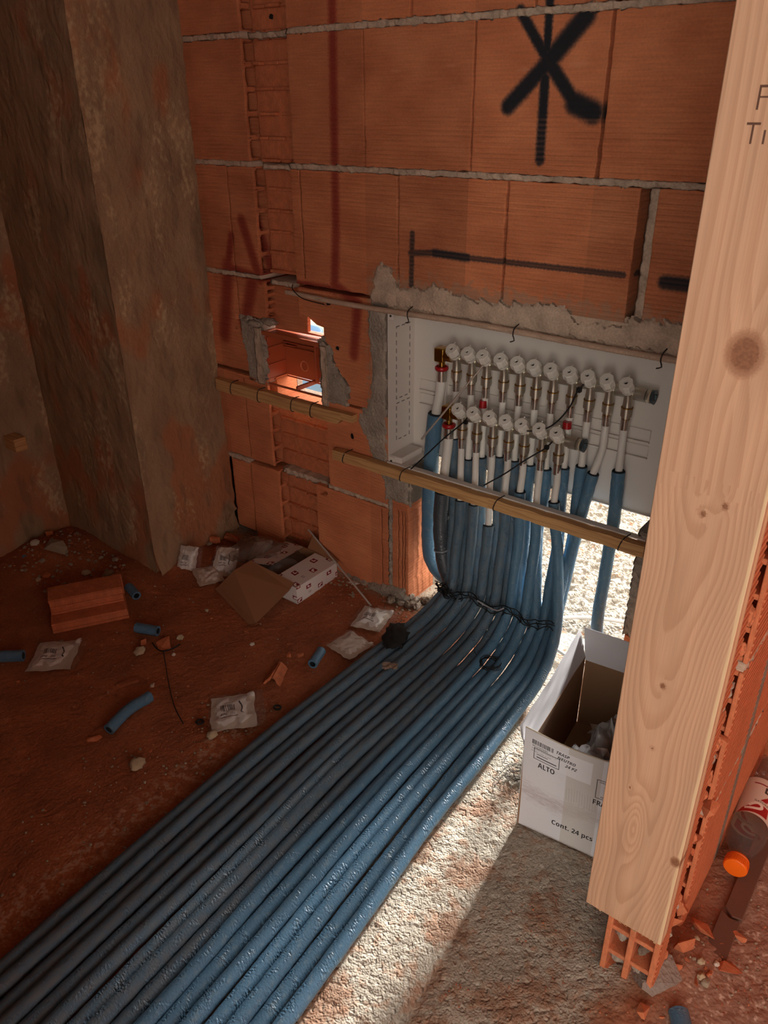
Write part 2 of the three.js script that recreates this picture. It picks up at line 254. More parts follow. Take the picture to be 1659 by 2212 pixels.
const pineMap = tex(512, 256, (px, py) => { const x = px / 512, y = py / 256, f = y * 7 + .9 * fbm(x * 1.5, y * 5, 2), w = f - Math.floor(f); return mix3([205, 158, 104], [166, 112, 66], ss(.3, 1, w) * .6).map((v) => v * (1 + .07 * fbm(x * 8, y * 60, 2))); });
pineMap.repeat.set(2.2, 12);
const battenMat = mat(0xffffff, 0.8, { map: pineMap });

// ---------------------------------------------------------------- floor and shell
{
  const axis = (parts) => { const a = []; for (const [s, e, st] of parts) { const n = Math.round((e - s) / st); for (let i = 0; i < n; i++) a.push(s + (e - s) * i / n); } a.push(parts[parts.length - 1][1]); return a; };
  const xs = axis([[-.55, -.45, .05], [-.45, 1.74, .0055], [1.74, 4.3, .16]]), zs = axis([[-.135, 1.25, .0055], [1.25, 1.5, .02], [1.5, 3.5, .16]]);
  const pos = [], uv = [], idx = [], w = xs.length;
  for (const z of zs) for (const x of xs) { pos.push(x, floorY(x, z), z); uv.push((x - FX0) / FW, (z - FZ0) / FD); }
  for (let j = 0; j < zs.length - 1; j++) for (let i = 0; i < w - 1; i++) { const a = j * w + i; idx.push(a, a + w, a + 1, a + 1, a + w, a + w + 1); }
  const g = new THREE.BufferGeometry(); g.setAttribute('position', new THREE.Float32BufferAttribute(pos, 3)); g.setAttribute('uv', new THREE.Float32BufferAttribute(uv, 2)); g.setIndex(idx); g.computeVertexNormals();
  const f = structure('floor'); mesh('screed', g, floorMat, f); mesh('subfloor', box(-.55, 4.3, -.2, -.03, -.135, 3.5), cement, f);
  // the open terrace beyond the wall, rough and sunlit
  const ox = axis([[-4, -.2, .1], [-.2, 1.7, .011], [1.7, 5, .1]]), oz = axis([[-6, -1.6, .1], [-1.6, -.135, .011]]), p2 = [], u2 = [], i2 = [], ow = ox.length;
  for (const z of oz) for (const x of ox) { p2.push(x, -.004 + .013 * fbm(x * 34, z * 34, 4) * ss(-.135, -.16, z), z); u2.push(x / 1.1, z / .9); }
  for (let j = 0; j < oz.length - 1; j++) for (let i = 0; i < ow - 1; i++) { const a = j * ow + i; i2.push(a, a + ow, a + 1, a + 1, a + ow, a + ow + 1); }
  const g2 = new THREE.BufferGeometry(); g2.setAttribute('position', new THREE.Float32BufferAttribute(p2, 3)); g2.setAttribute('uv', new THREE.Float32BufferAttribute(u2, 2)); g2.setIndex(i2); g2.computeVertexNormals();
  const terrMap = tex(1024, 1024, (px, py) => { const x = px / 1024 * 1.1, y = py / 1024 * .9, r = ss(.32, .6, fbm(x * 15, y * 15, 4)); return mix3(mix3([116, 108, 96], [172, 167, 157], ss(-.05, .3, fbm(x * 60, y * 60, 3))), [140, 86, 54], r * .7); });
  const o = structure('terrace'); mesh('terrace_floor', g2, mat(0xffffff, .95, { map: terrMap, bumpMap: cemBump, bumpScale: .006 }), o);
  mesh('terrace_bed', box(-4, 5, -.2, -.03, -6, -.135), cement, o);
  const ow1 = structure('wall_terrace_sunblock'); mesh('plaster', box(-3.2, .74, -.03, .78, -1.25, -1.05), mat(0xe9dcc0, .9), ow1);  // cream face shows through the hole; its unseen length is added to block sun
  const ceil = structure('ceiling'); mesh('slab', box(-.55, 4.35, 2.7, 2.85, -.15, 3.6), mat(0x8f867c, .95), ceil);
  const plainBrick = mat(0xffffff, .92, { map: clayMap, bumpMap: clayBump, bumpScale: .001 });
  const wl = structure('wall_left'); mesh('brickwork', uvBox(box(-.55, -.40, -.03, 2.7, .28, 3.5)), pilMat, wl);
  const wf = structure('wall_front');
  mesh('brickwork', uvBox(merge([box(-.55, 1.75, -.03, 2.7, 3.4, 3.55), box(3.9, 4.35, -.03, 2.7, 3.4, 3.55), box(1.75, 3.9, 2.35, 2.7, 3.4, 3.55)])), plainBrick, wf);
  const wr2 = structure('wall_side'); mesh('brickwork', uvBox(merge([box(4.2, 4.35, -.03, 2.7, -.12, 1.6), box(4.2, 4.35, -.03, 2.7, 2.7, 3.4), box(4.2, 4.35, 2.2, 2.7, 1.6, 2.7), box(4.2, 4.35, -.03, .95, 1.6, 2.7)])), plainBrick, wr2);
}
// ---------------------------------------------------------------- back wall, brick by brick
const wallBack = structure('wall_back');
const C = 0.258;
function brickGeo(x0, x1, y0, y1, z0 = -.114, z1 = 0, rough = .0012, holes = []) {
  const b = .0022, pts = [], step = .014, edge = (ax, ay, bx, by) => { const L = Math.hypot(bx - ax, by - ay), n = Math.max(1, Math.round(L / step)), nx = (by - ay) / L, ny = -(bx - ax) / L; for (let i = 0; i < n; i++) { const t = i / n, x = ax + (bx - ax) * t, y = ay + (by - ay) * t, q = n2(x * 31 + 5, y * 31), d = rough * n2(x * 70, y * 70 + 3) - (q > .72 ? .0035 * (q - .72) / .28 : 0); pts.push(new THREE.Vector2(x + nx * d, y + ny * d)); } };
  edge(x0 + b, y0 + b, x1 - b, y0 + b); edge(x1 - b, y0 + b, x1 - b, y1 - b); edge(x1 - b, y1 - b, x0 + b, y1 - b); edge(x0 + b, y1 - b, x0 + b, y0 + b);
  const shp = new THREE.Shape(pts); for (const [hx, hy, ra, rb2, ro = 0] of holes) { const q = []; for (let k = 0; k < 14; k++) { const a = -k / 14 * 6.2832, w = 1 + .22 * n2(hx * 90 + Math.cos(a) * 1.5, hy * 90 + Math.sin(a) * 1.5), ex = ra * w * Math.cos(a), ey = rb2 * w * Math.sin(a); q.push(new THREE.Vector2(hx + ex * Math.cos(ro) - ey * Math.sin(ro), hy + ex * Math.sin(ro) + ey * Math.cos(ro))); } shp.holes.push(new THREE.Path(q)); }
  const g = new THREE.ExtrudeGeometry(shp, { depth: z1 - z0 - 2 * b, bevelEnabled: true, bevelSize: b, bevelThickness: b, bevelSegments: 2, steps: 1, curveSegments: 1 }); g.translate(0, 0, z0 + b); return g;
}
const brick = (...a) => mesh('brick', wallUV(brickGeo(...a)), wallMat, wallBack);
// a hollow brick sawn open at its right end: shells, webs, cells you can look into
function hollowBrick(x0, xc, y0, y1, deep = .075) {
  const list = [brickGeo(x0, xc, y0, y1, -.009, 0, .002), box(x0, xc - deep, y0, y1, -.112, -.009), box(xc - deep, xc - .002, y0, y1, -.112, -.037)];
  const n = 5, h = (y1 - y0) / n;
  for (let k = 0; k <= n; k++) { const y = y0 + k * h, t = .0045; const xe = xc - rr(.0, .008); list.push(box(xc - deep, xe, Math.max(y0, y - t), Math.min(y1, y + t), -.04, -.008)); }
  for (let k = 0; k < n; k++) { const ya = y0 + k * h + .0045, yb = ya + h - .009; for (const [cy, cz, s] of [[ya, -.010, 1], [yb, -.010, -1], [ya, -.036, 1], [yb, -.036, -1]]) { const g = new THREE.CylinderGeometry(.0045, .0045, deep - .004, 3); g.rotateZ(Math.PI / 2); g.translate(xc - deep / 2, cy, cz); list.push(g); } }
  return mesh('brick', list.map(wallUV), wallMat, wallBack);
}
// what the saw left in the chase: the inner wall of the brick with stumps of its webs
function chaseBack(x0, x1, y0, y1, z = -.037) {
  const list = [brickGeo(x0, x1, y0, y1, -.114, z, .001)], n = 5, h = (y1 - y0) / n;
  for (let k = 0; k <= n; k++) { let x = x0 + rr(0, .02); while (x < x1 - .006) { const l = Math.min(rr(.02, .06), x1 - x - .001), out = rr(.005, .013), y = cl(y0 + k * h, y0 + .003, y1 - .003); list.push(rbox(x, x + l, y - .004, y + .004, z - .004, z + out, .003)); x += l + rr(0, .012); } }
  return mesh('brick', list.map((g) => uvBox(g)), clay, wallBack);
}
function joint(x0, x1, y, th = .011, z = -.0012) { return mesh('mortar_joint', slab(x0, x1, y - th / 2 - .001, y + th / 2 + .001, -.112, z, .004, .0032, 55, .0034), cementPale, wallBack); }
const j = .006;
// course above the top joint and the one below it
for (const [x0, x1] of [[-.12, .196], [.336, .655], [.660, .912], [.917, 1.17], [1.175, 1.46]]) x0 < 0 ? hollowBrick(x0, x1, 5 * C + j, 6 * C - j) : brick(x0, x1, 5 * C + j, 6 * C - j);
chaseBack(.197, .335, 5 * C + .002, 6 * C - j); joint(-.1, .197, 5 * C); joint(.334, 1.46, 5 * C, .012); joint(.2, .33, 5 * C - .002, .012, -.02);
hollowBrick(-.12, .196, 4 * C + j, 5 * C - j); chaseBack(.197, .335, 4 * C + .004, 5 * C - .004);
for (const [x0, x1] of [[.335, .5405], [.5425, .7975], [.801, 1.0535], [1.0595, 1.3085], [1.312, 1.462]]) brick(x0, x1, 4 * C + j, 5 * C - j);
joint(-.1, .197, 4 * C, .012); joint(.322, 1.462, 4 * C, .011); joint(.226, .322, 4 * C - .004, .010, -.012);
hollowBrick(-.12, .204, 3 * C + j, 4 * C - j); chaseBack(.205, .324, 3 * C + .012, 4 * C - .006);
for (const [x0, x1, y0] of [[.324, .6255, .7755], [.6295, .881, .789], [.886, 1.1375, .789], [1.169, 1.462, .795]]) brick(x0, x1, y0, 4 * C - j);
mesh('mortar_joint', slab(1.149, 1.17, .78, 4 * C - .004, -.112, -.012, .005, .004, 45, .003), cementPale, wallBack);
joint(-.1, .20, 3 * C, .01); joint(.222, .30, 3 * C - .008, .010, -.012);
// the course with the junction box
brick(-.02, .096, .655, .768); hollowBrick(.097, .213, .672, .768, .06);
brick(-.1, .128, 2 * C + j, .655); brick(.405, .552, .505, .768, -.114, 0, .0012, [[.421, .742, .0105, .007], [.446, .638, .0068, .0075]]); brick(.327, .409, .70, .768);
{ // front shell left above the box, with the ragged hole that looks through the wall
  const s = new THREE.Shape([[.206, .642], [.41, .646], [.41, .768], [.33, .77], [.212, .77]].map((p) => new THREE.Vector2(...p)));
  s.holes.push(new THREE.Path([[.319, .650], [.3735, .648], [.3735, .670], [.351, .673], [.342, .678], [.331, .684], [.321, .692]].map((p) => new THREE.Vector2(...p))));
  const g = new THREE.ExtrudeGeometry(s, { depth: .011, bevelEnabled: false }); g.translate(0, 0, -.046); mesh('brick', wallUV(g), wallMat, wallBack);
}
// two courses below
hollowBrick(-.03, .197, C + j, 2 * C - j, .06); brick(.402, .598, C + .008, .498, -.114, 0, .0012, [[.484, .421, .007, .015, .35]]);
{ const list = [brickGeo(.198, .402, C + .006, .452, -.114, -.037, .002)]; for (let k = 1; k <= 4; k++) for (const [a, b] of [[.2, .26], [.262, .33], [.334, .385]]) { const y = C + .006 + k * .0475 - .004; list.push(rbox(a + rr(0, .012), b, y - .004, y + .004, -.041, -.037 + rr(.005, .013), .003)); } list.push(rbox(.386, .401, C + .02, .45, -.04, -.024, .003)); mesh('brick', list.map((g) => uvBox(g)), clay, wallBack); }
joint(-.02, .1, C - .004, .014); joint(.395, .598, C + .002, .011, -.003);
mesh('mortar_joint', slab(.215, .385, C - .013, C + .005, -.08, -.016, .005, .004, 60, .003), cementPale, wallBack);
brick(.012, .088, .02, C - .012, -.114, -.008); hollowBrick(.102, .212, -.01, C - j, .06); chaseBack(.213, .352, -.01, C - .012); brick(.353, .597, -.01, C - .004, -.114, 0, .0012, [[.378, .2345, .017, .011, .1]]); brick(.609, .66, -.01, .285);
mesh('mortar_joint', slab(.088, .101, 0, C - .01, -.11, -.014, .005, .003, 60, .002), cementPale, wallBack);
mesh('mortar_joint', slab(.597, .61, .0, .285, -.112, -.001, .004, .0035, 70, .0035), cement, wallBack);
// right of the opening
brick(1.229, 1.463, -.01, .15); brick(1.25, 1.463, .40, .77);
mesh('mortar_patch', slab(1.224, 1.40, .15, .40, -.112, -.002, .005, .006, 60, .004), cement, wallBack);
// cement round the two boxes
mesh('mortar_patch', [patch([[.553, .756], [.557, .815], [.566, .85], [.612, .842], [.63, .806], [.70, .812], [.72, .822], [.76, .81], [.86, .802], [.97, .817], [1.02, .815], [1.05, .792], [1.13, .797], [1.165, .815], [1.3, .815], [1.46, .81], [1.46, .752]], .004, .003, .008, .001), box(.60, 1.462, .752, .80, -.112, .001)].map((g) => uvBox(g)), cementPale, wallBack);
mesh('mortar_patch', patch([[.545, .755], [.540, .69], [.552, .60], [.545, .54], [.53, .51], [.506, .487], [.51, .46], [.528, .43], [.540, .40], [.56, .36], [.585, .33], [.588, .28], [.664, .285], [.662, .385], [.594, .385], [.594, .755]], .003, .003, .006, .0016), cement, wallBack);
mesh('mortar_patch', box(.549, .598, .28, .77, -.112, -.001), cement, wallBack); mesh('mortar_patch', box(.597, .662, .285, .380, -.112, .0), cement, wallBack);
mesh('mortar_patch', [patch([[.108, .668], [.135, .676], [.19, .662], [.20, .60], [.198, .50], [.15, .50], [.136, .53], [.118, .60]], .002, .003, .007, .0014), box(.13, .19, .5, .655, -.11, 0)].map((g) => uvBox(g)), cement, wallBack);
mesh('mortar_patch', [patch([[.388, .652], [.43, .648], [.44, .61], [.452, .575], [.482, .555], [.49, .52], [.47, .50], [.39, .492]], .003, .003, .008, .0014), box(.397, .41, .49, .66, -.11, .001)].map((g) => uvBox(g)), cement, wallBack);
// raised fillets along both sides of the junction box, lumps over it
mesh('mortar_patch', [slab(.165, .189, .498, .648, -.04, .004, .003, .0022, 30, .002), slab(.394, .413, .485, .638, -.04, .005, .003, .0022, 30, .002)].map((g) => uvBox(g)), cementPale, wallBack);
for (const [x, y, z, sx, sy, sz] of [[.166, .658, .004, .05, .016, .02], [.222, .667, .0, .055, .02, .024], [.195, .668, -.01, .03, .02, .02], [.14, .664, .002, .022, .012, .014]]) { const g = pebble(sx, sy, sz); g.translate(x, y - sy / 2, z); mesh('mortar_lump', g, cement, wallBack); }
for (const [x, y, s] of [[.421, .742, .009], [.446, .638, .0065], [.484, .421, .007], [.26, 1.322, .0045], [.095, .634, .0035]]) { const g = pebble(s * 2.1, s * 2.1, .012); g.translate(x, y - s, x < .3 && y > 1 ? -.037 : -.006); mesh('hole_shade', g, mat(0x0c0a09, .9), wallBack); }  // black lumps standing in for the shade deep inside the drilled holes
// broken toothed bottom edge of the opening
for (let k = 0; k < 26; k++) { const g = pebble(rr(.012, .035), rr(.01, .024), rr(.012, .03)); g.translate(rr(.60, .705), -.002, rr(-.10, .03)); mesh('mortar_lump', g, k % 3 ? cement : cementDark, wallBack); }
for (const [x0, x1, z] of [[.36, .63, .004]]) mesh('mortar_patch', patch([[.36, -.01], [.36, .012], [.45, .008], [.54, .014], [.6, .03], [.655, .035], [.66, -.01]], .012, .005, .008, .003), cement, wallBack);
// outer render behind the bricks, and the rest of the wall up to the ceiling and along the next room
{
  const s = new THREE.Shape([[-.55, -.03], [4.35, -.03], [4.35, 2.7], [-.55, 2.7]].map((p) => new THREE.Vector2(...p)));
  const hole = (pts) => s.holes.push(new THREE.Path(pts.map((p) => new THREE.Vector2(...p))));
  hole([[.66, -.02], [1.236, -.02], [1.236, .384], [.66, .384]]); hole([[.195, .455], [.398, .455], [.398, .705], [.195, .705]]);
  const g = new THREE.ExtrudeGeometry(s, { depth: .02, bevelEnabled: false }); g.translate(0, 0, -.134); mesh('outer_render', uvBox(g), cement, wallBack);
  mesh('upper_brickwork', uvBox(merge([box(-.55, 1.47, 6 * C, 2.7, -.114, 0), box(-.55, -.12, -.03, 6 * C, -.114, 0), box(1.54, 4.35, -.03, 2.7, -.114, 0)])), clay, wallBack);
}
// ---------------------------------------------------------------- pillar
{
  const q = [[-.405, .305], [.028, .31], [.002, -.002], [-.405, -.002]], H = 2.7, list = [];
  const face = (a, b, ragA, ragB) => {
    const nx = Math.ceil(Math.hypot(b[0] - a[0], b[1] - a[1]) / .012), ys = []; for (let y = -.02; y < 1.5; y += .012) ys.push(y); ys.push(2.7); const pos = [], uv = [], idx = [], nxv = (b[1] - a[1]), nzv = -(b[0] - a[0]), L = Math.hypot(nxv, nzv);
    for (const y of ys) for (let i = 0; i <= nx; i++) { const t = i / nx, x = mix(a[0], b[0], t), z = mix(a[1], b[1], t), lo = ss(.16, 0, y), d = -(.0035 * fbm(x * 17 + z * 17, y * 13, 4) + (.004 + .02 * lo) * (ragB && t > .88 ? fbm(y * 40, 3, 3) : 0)) - (ragB ? .010 * ss(.5, .1, y) * ss(.5, .9, t) : 0) + (i === 0 && ragA ? .0016 * fbm(y * 60, 1, 2) : 0) - (ragA ? .018 * ss(.07, 0, y) * ss(.3, 0, t) : 0); pos.push(x + nxv / L * d, y, z + nzv / L * d); uv.push((ragA ? x * .2 + z : x) + .4, y); }
    for (let k = 0; k < ys.length - 1; k++) for (let i = 0; i < nx; i++) { const m = k * (nx + 1) + i; idx.push(m, m + 1, m + nx + 1, m + 1, m + nx + 2, m + nx + 1); }
    const g = new THREE.BufferGeometry(); g.setAttribute('position', new THREE.Float32BufferAttribute(pos, 3)); g.setAttribute('uv', new THREE.Float32BufferAttribute(uv, 2)); g.setIndex(idx); g.computeVertexNormals(); return g;
  };
  const core = new THREE.ExtrudeGeometry(new THREE.Shape([[-.405, -.302], [.023, -.306], [-.004, .002], [-.405, .002]].map((p) => new THREE.Vector2(...p))), { depth: H + .02, bevelEnabled: false }); core.rotateX(-Math.PI / 2); core.translate(0, -.02, 0);
  const p = thing('concrete_pillar', 'rough stained concrete pillar standing at the left end of the brick wall', 'pillar');
  mesh('concrete', [uvBox(core), face(q[0], q[1]), face(q[1], q[2], true, true)], pilMat, p);
}
// ---------------------------------------------------------------- partition of hollow bricks with its sawn end
{
  const w = structure('wall_right'), X0 = 1.466, X1 = 1.541, ZE = .610;
  const brickP = mat(0xffffff, .9, { map: clayMap, bumpMap: clayBump, bumpScale: .001 });
  // hollow brick whose cells run along z: outer shells, middle shell, webs
  const hollow = (z0, z1, y0, y1, n, plug, dx = 0, t = .0066) => {
    const l = [], ribs = []; const h = (y1 - y0) / n, xm = (X0 + X1) / 2;
    for (const [a, b] of [[X0, X0 + t], [X1 - t + dx, X1 + dx], [xm - .0045, xm + .0045]]) l.push(rbox(a, b, y0, y1, z0, z1, .0018));
    for (let k = 0; k <= n; k++) { const y = cl(y0 + k * h, y0 + .0042, y1 - .0042); l.push(rbox(X0 + .001, X1 - .001, y - .0042, y + .0042, z0 + rr(0, .004), z1 - rr(0, .004), .0015)); }
    if (plug) l.push(box(X0 + .002, X1 - .002, y0 + .002, y1 - .002, z0, z0 + .02));
    for (let k = 0; k < 22; k++) { const y = y0 + .008 + k * (y1 - y0 - .016) / 21; ribs.push(rbox(X1 - .001 + dx, X1 + .0016 + dx, y - .0022, y + .0022, z0 + .002, z1 - .002, .0008)); }
    return mesh('brick', [...l, ...ribs].map((g) => uvBox(g)), brickP, w);
  };
  const dirty = (g) => mesh('mortar_lump', g, rnd() < .5 ? cement : cementDark, w);
  for (let k = 0; k < 6; k++) {
    const y0 = k * C + (k ? .004 : -.004), y1 = (k + 1) * C - .008;
    hollow(.566, ZE, y0, y1, 5, false, .002, .0085);                        // short piece at the door end
    hollow(.316, .480 + .010 * Math.sin(k * 3), y0, y1, 5, true); // sawn face of the chase
    hollow(.02, .290, y0, y1, 5, true);
    mesh('brick', uvBox(box(X0, X0 + .030, y0, y1, .47, .57)), brickP, w);  // back of the chase
    if (k) for (const [a, b] of [[.56, ZE - .002], [.31, .478], [.01, .29]]) { const g = slab(a, b, k * C - .010, k * C + .006, -.036, .036, .005, .003, 60, .002); g.rotateY(Math.PI / 2); g.translate((X0 + X1) / 2, 0, 0); const p = g.attributes.position; for (let i = 0; i < p.count; i++) p.setZ(i, -p.getZ(i)); g.index.array.reverse(); g.computeVertexNormals(); mesh('mortar_joint', g, cementPale, w); }
  }
  for (let k = 0; k < 15; k++) { const g = shard(rr(.012, .03), rr(.015, .04), rr(.01, .03), 10); g.rotateZ(rr(-1, 1)); g.translate(rr(1.512, 1.535), rr(.02, 1.0), rr(.487, .50)); mesh('brick', g, brickP, w); }
  for (let k = 0; k < 46; k++) { const g = k % 3 ? pebble(rr(.006, .013), rr(.010, .026), rr(.006, .014)) : shard(rr(.008, .014), rr(.012, .03), rr(.006, .012), 9); g.translate(rr(1.5375, 1.5435), rr(.01, 1.15), rr(.556, .567)); k % 3 && k % 5 < 2 ? mesh('mortar_lump', g, cement, w) : mesh('brick', uvBox(g), brickP, w); }
  mesh('mortar_joint', uvBox(box(X0 + .002, X1 + .0015, 0, 1.55, .290, .316)), cementDark, w);
  // rubble stuffed in the lowest cells of the end
  for (const [x, y, s] of [[1.486, .026, .031], [1.520, .026, .032], [1.486, .076, .024], [1.518, .070, .016]]) { const g = pebble(s, s * .9, .03); g.translate(x, y - .014, .585); dirty(g); }
  mesh('upper_brickwork', uvBox(merge([box(X0, X1, 6 * C, 2.7, 0, ZE), box(X0, X1, 2.1, 2.7, ZE, 1.74), box(X0, X1, -.03, 2.7, 1.74, 3.4)])), brickP, w);
}

// ---------------------------------------------------------------- board on the partition end
{
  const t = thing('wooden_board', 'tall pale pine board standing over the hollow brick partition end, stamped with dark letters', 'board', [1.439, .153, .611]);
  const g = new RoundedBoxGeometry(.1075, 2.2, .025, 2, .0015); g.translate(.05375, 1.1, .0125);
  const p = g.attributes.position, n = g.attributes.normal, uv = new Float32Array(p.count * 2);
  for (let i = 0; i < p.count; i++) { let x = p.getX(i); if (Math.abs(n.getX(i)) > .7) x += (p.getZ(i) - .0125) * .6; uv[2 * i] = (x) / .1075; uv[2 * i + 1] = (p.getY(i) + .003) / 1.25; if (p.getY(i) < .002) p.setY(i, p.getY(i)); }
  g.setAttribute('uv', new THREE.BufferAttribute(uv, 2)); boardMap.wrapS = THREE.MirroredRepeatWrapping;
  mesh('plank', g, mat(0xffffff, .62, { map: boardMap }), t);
  const sm = mat(0xc09a70, .8); for (let k = 0; k < 12; k++) { const c = shard(rr(.002, .006), rr(.002, .006), rr(.001, .003), 7); c.translate(rr(.002, .105), -.003, .023); mesh('splinter', c, sm, t); }
}
// ---------------------------------------------------------------- battens, bar, wires
function batten(label, x0, x1, y0, y1, z0, z1, notch) {
  const t = thing('wooden_batten', label, 'batten', [x0, y0, z0]); const L = x1 - x0, H = y1 - y0, D = z1 - z0;
  const g = new THREE.BoxGeometry(L, H, D, Math.ceil(L / .012), 3, 3), p = g.attributes.position;
  for (let i = 0; i < p.count; i++) { const x = p.getX(i) + L / 2; p.setXYZ(i, p.getX(i), p.getY(i) + .0016 * n2(x * 9 + y0 * 50, 1) + .0006 * n2(x * 70, p.getY(i) * 90), p.getZ(i) + .0012 * n2(x * 12, 5)); }
  if (notch) for (let i = 0; i < p.count; i++) if (p.getX(i) + L / 2 > notch && p.getY(i) < 0) p.setY(i, -.001 + p.getY(i) * .06);
  g.computeVertexNormals(); g.translate(L / 2, H / 2, D / 2); mesh('strip', uvBox(g), battenMat, t); return t;
}
batten('short pale wooden batten wired to the wall just below the orange junction box', .014, .505, .455, .486, .003, .022, .455);
batten('long wooden batten wired along the bottom of the white manifold cabinet', .440, 1.248, .359, .384, .006, .026);
const rust = mat(0x3a2f2a, .7, { metalness: .4 }), blackPl = mat(0x0d0d0f, .5), whitePl = mat(0xd9d4cb, .55);
const loop = (x, y0, y1, z0, z1, sk) => [[x, y0 - .004, z0], [x + sk * .3, y0 - .003, z1 - .004], [x + sk * .4, y0 + .004, z1 + .0022], [x + sk * .8, y1 - .004, z1 + .0022], [x + sk, y1 + .0022, z1 - .003], [x + sk + .004, y1 + .004, z0]];
[[.072, 'leftmost'], [.176, 'second from left'], [.298, 'third from left'], [.365, 'rightmost']].forEach(([x, w]) => tag(mesh('wire_tie', wire(loop(x, .455, .486, .0, .022, .008), .0012), rust), `thin rusty wire tied round the short batten below the orange box, ${w}`, 'wire', 'wire ties on the short batten'));
[[.470, 'leftmost, near the batten end'], [.648, 'at the left corner of the cabinet'], [.905, 'near the middle of the cabinet'], [1.193, 'rightmost, close to the pine board']].forEach(([x, w]) => tag(mesh('wire_tie', wire(loop(x, .359, .384, .0, .026, .012), .0013), rust), `thin dark wire tied round the long batten, ${w}`, 'wire', 'wire ties on the long batten'));
{
  const pts = [V(.298, .754, .010), V(.45, .7505, .011), V(.62, .751, .011), V(.80, .755, .012), V(.95, .754, .012), V(1.12, .752, .012), V(1.30, .752, .012)];
  const g = sweep(pts, (t, s) => .0056 + .0009 * Math.abs(Math.sin(s * 420)) , 10, { step: .003, wobble: .12 });
  tag(mesh('steel_bar', uvBox(g), mat(0xffffff, .9, { map: cemMap, color: new THREE.Color(.98, .84, .76) })), 'long cement-caked steel bar laid across the wall on top of the cabinet', 'steel bar');
  [[.668, 'left'], [.926, 'middle'], [1.222, 'right']].forEach(([x, w]) => tag(mesh('wire_hook', wire([[x + .002, .768, .001], [x, .760, .019], [x - .001, .748, .0195], [x + .002, .738, .018], [x - .008, .733, .016]], .0013), rust), `small dark wire hook over the steel bar above the cabinet, ${w} one of three`, 'wire hook', 'wire hooks on the steel bar'));
  tag(mesh('wire_hook', wire([[.315, .772, .004], [.325, .765, .016], [.355, .749, .019], [.39, .742, .012], [.415, .738, .004]], .0012), rust), 'thin wire looped over the left end of the steel bar', 'wire');
}
// ---------------------------------------------------------------- orange junction box
{
  const t = thing('junction_box', 'orange plastic junction box set in a cemented hole in the brick wall', 'junction box', [.188, .492, -.082]);
  const om = phys({ color: 0xac5737, roughness: .42 }), W = .206, H = .148, D = .080;
  mesh('side_wall', [rbox(0, .003, .01, H, 0, D), rbox(.003, .006, .055, .058, .005, D - .008), rbox(.003, .006, .10, .103, .005, D - .008), rbox(.003, .007, .072, .085, D - .02, D - .012), rbox(.003, .007, .118, .13, D - .02, D - .012)], om, t);
  mesh('side_wall', rbox(W - .003, W, .01, H, 0, D), om, t);
  mesh('back_panel', [rbox(.003, W - .003, .015, H, 0, .003), rbox(.118, .124, .015, H, .003, .016), rbox(.004, .118, .104, .108, .003, .011), rbox(.004, .118, .092, .0955, .003, .011), rbox(.03, .118, .118, .121, .003, .008), rbox(.124, W - .004, .086, .089, .003, .01), rbox(.124, W - .004, .108, .111, .003, .01), rbox(.01, .05, .098, .102, .003, .014)], om, t);
  for (const [x, y] of [[.072, .050], [.072, .122]]) { const g = new THREE.TorusGeometry(.013, .0014, 8, 28); g.translate(x, y, .004); mesh('knockout', g, mat(0xd98a62, .6), t); }
  mesh('rim', [rbox(0, W, H - .004, H, 0, D), rbox(-.002, W + .002, H - .010, H + .002, D - .004, D + .003), rbox(.004, W - .02, H - .016, H - .012, .045, .052)], om, t);
  mesh('bottom_frame', [rbox(0, W, .010, .014, .0, .006), rbox(.0, .004, .01, .02, 0, D), rbox(.11, .116, .010, .022, 0, D), rbox(0, W, .008, .013, D - .006, D)], om, t);
}
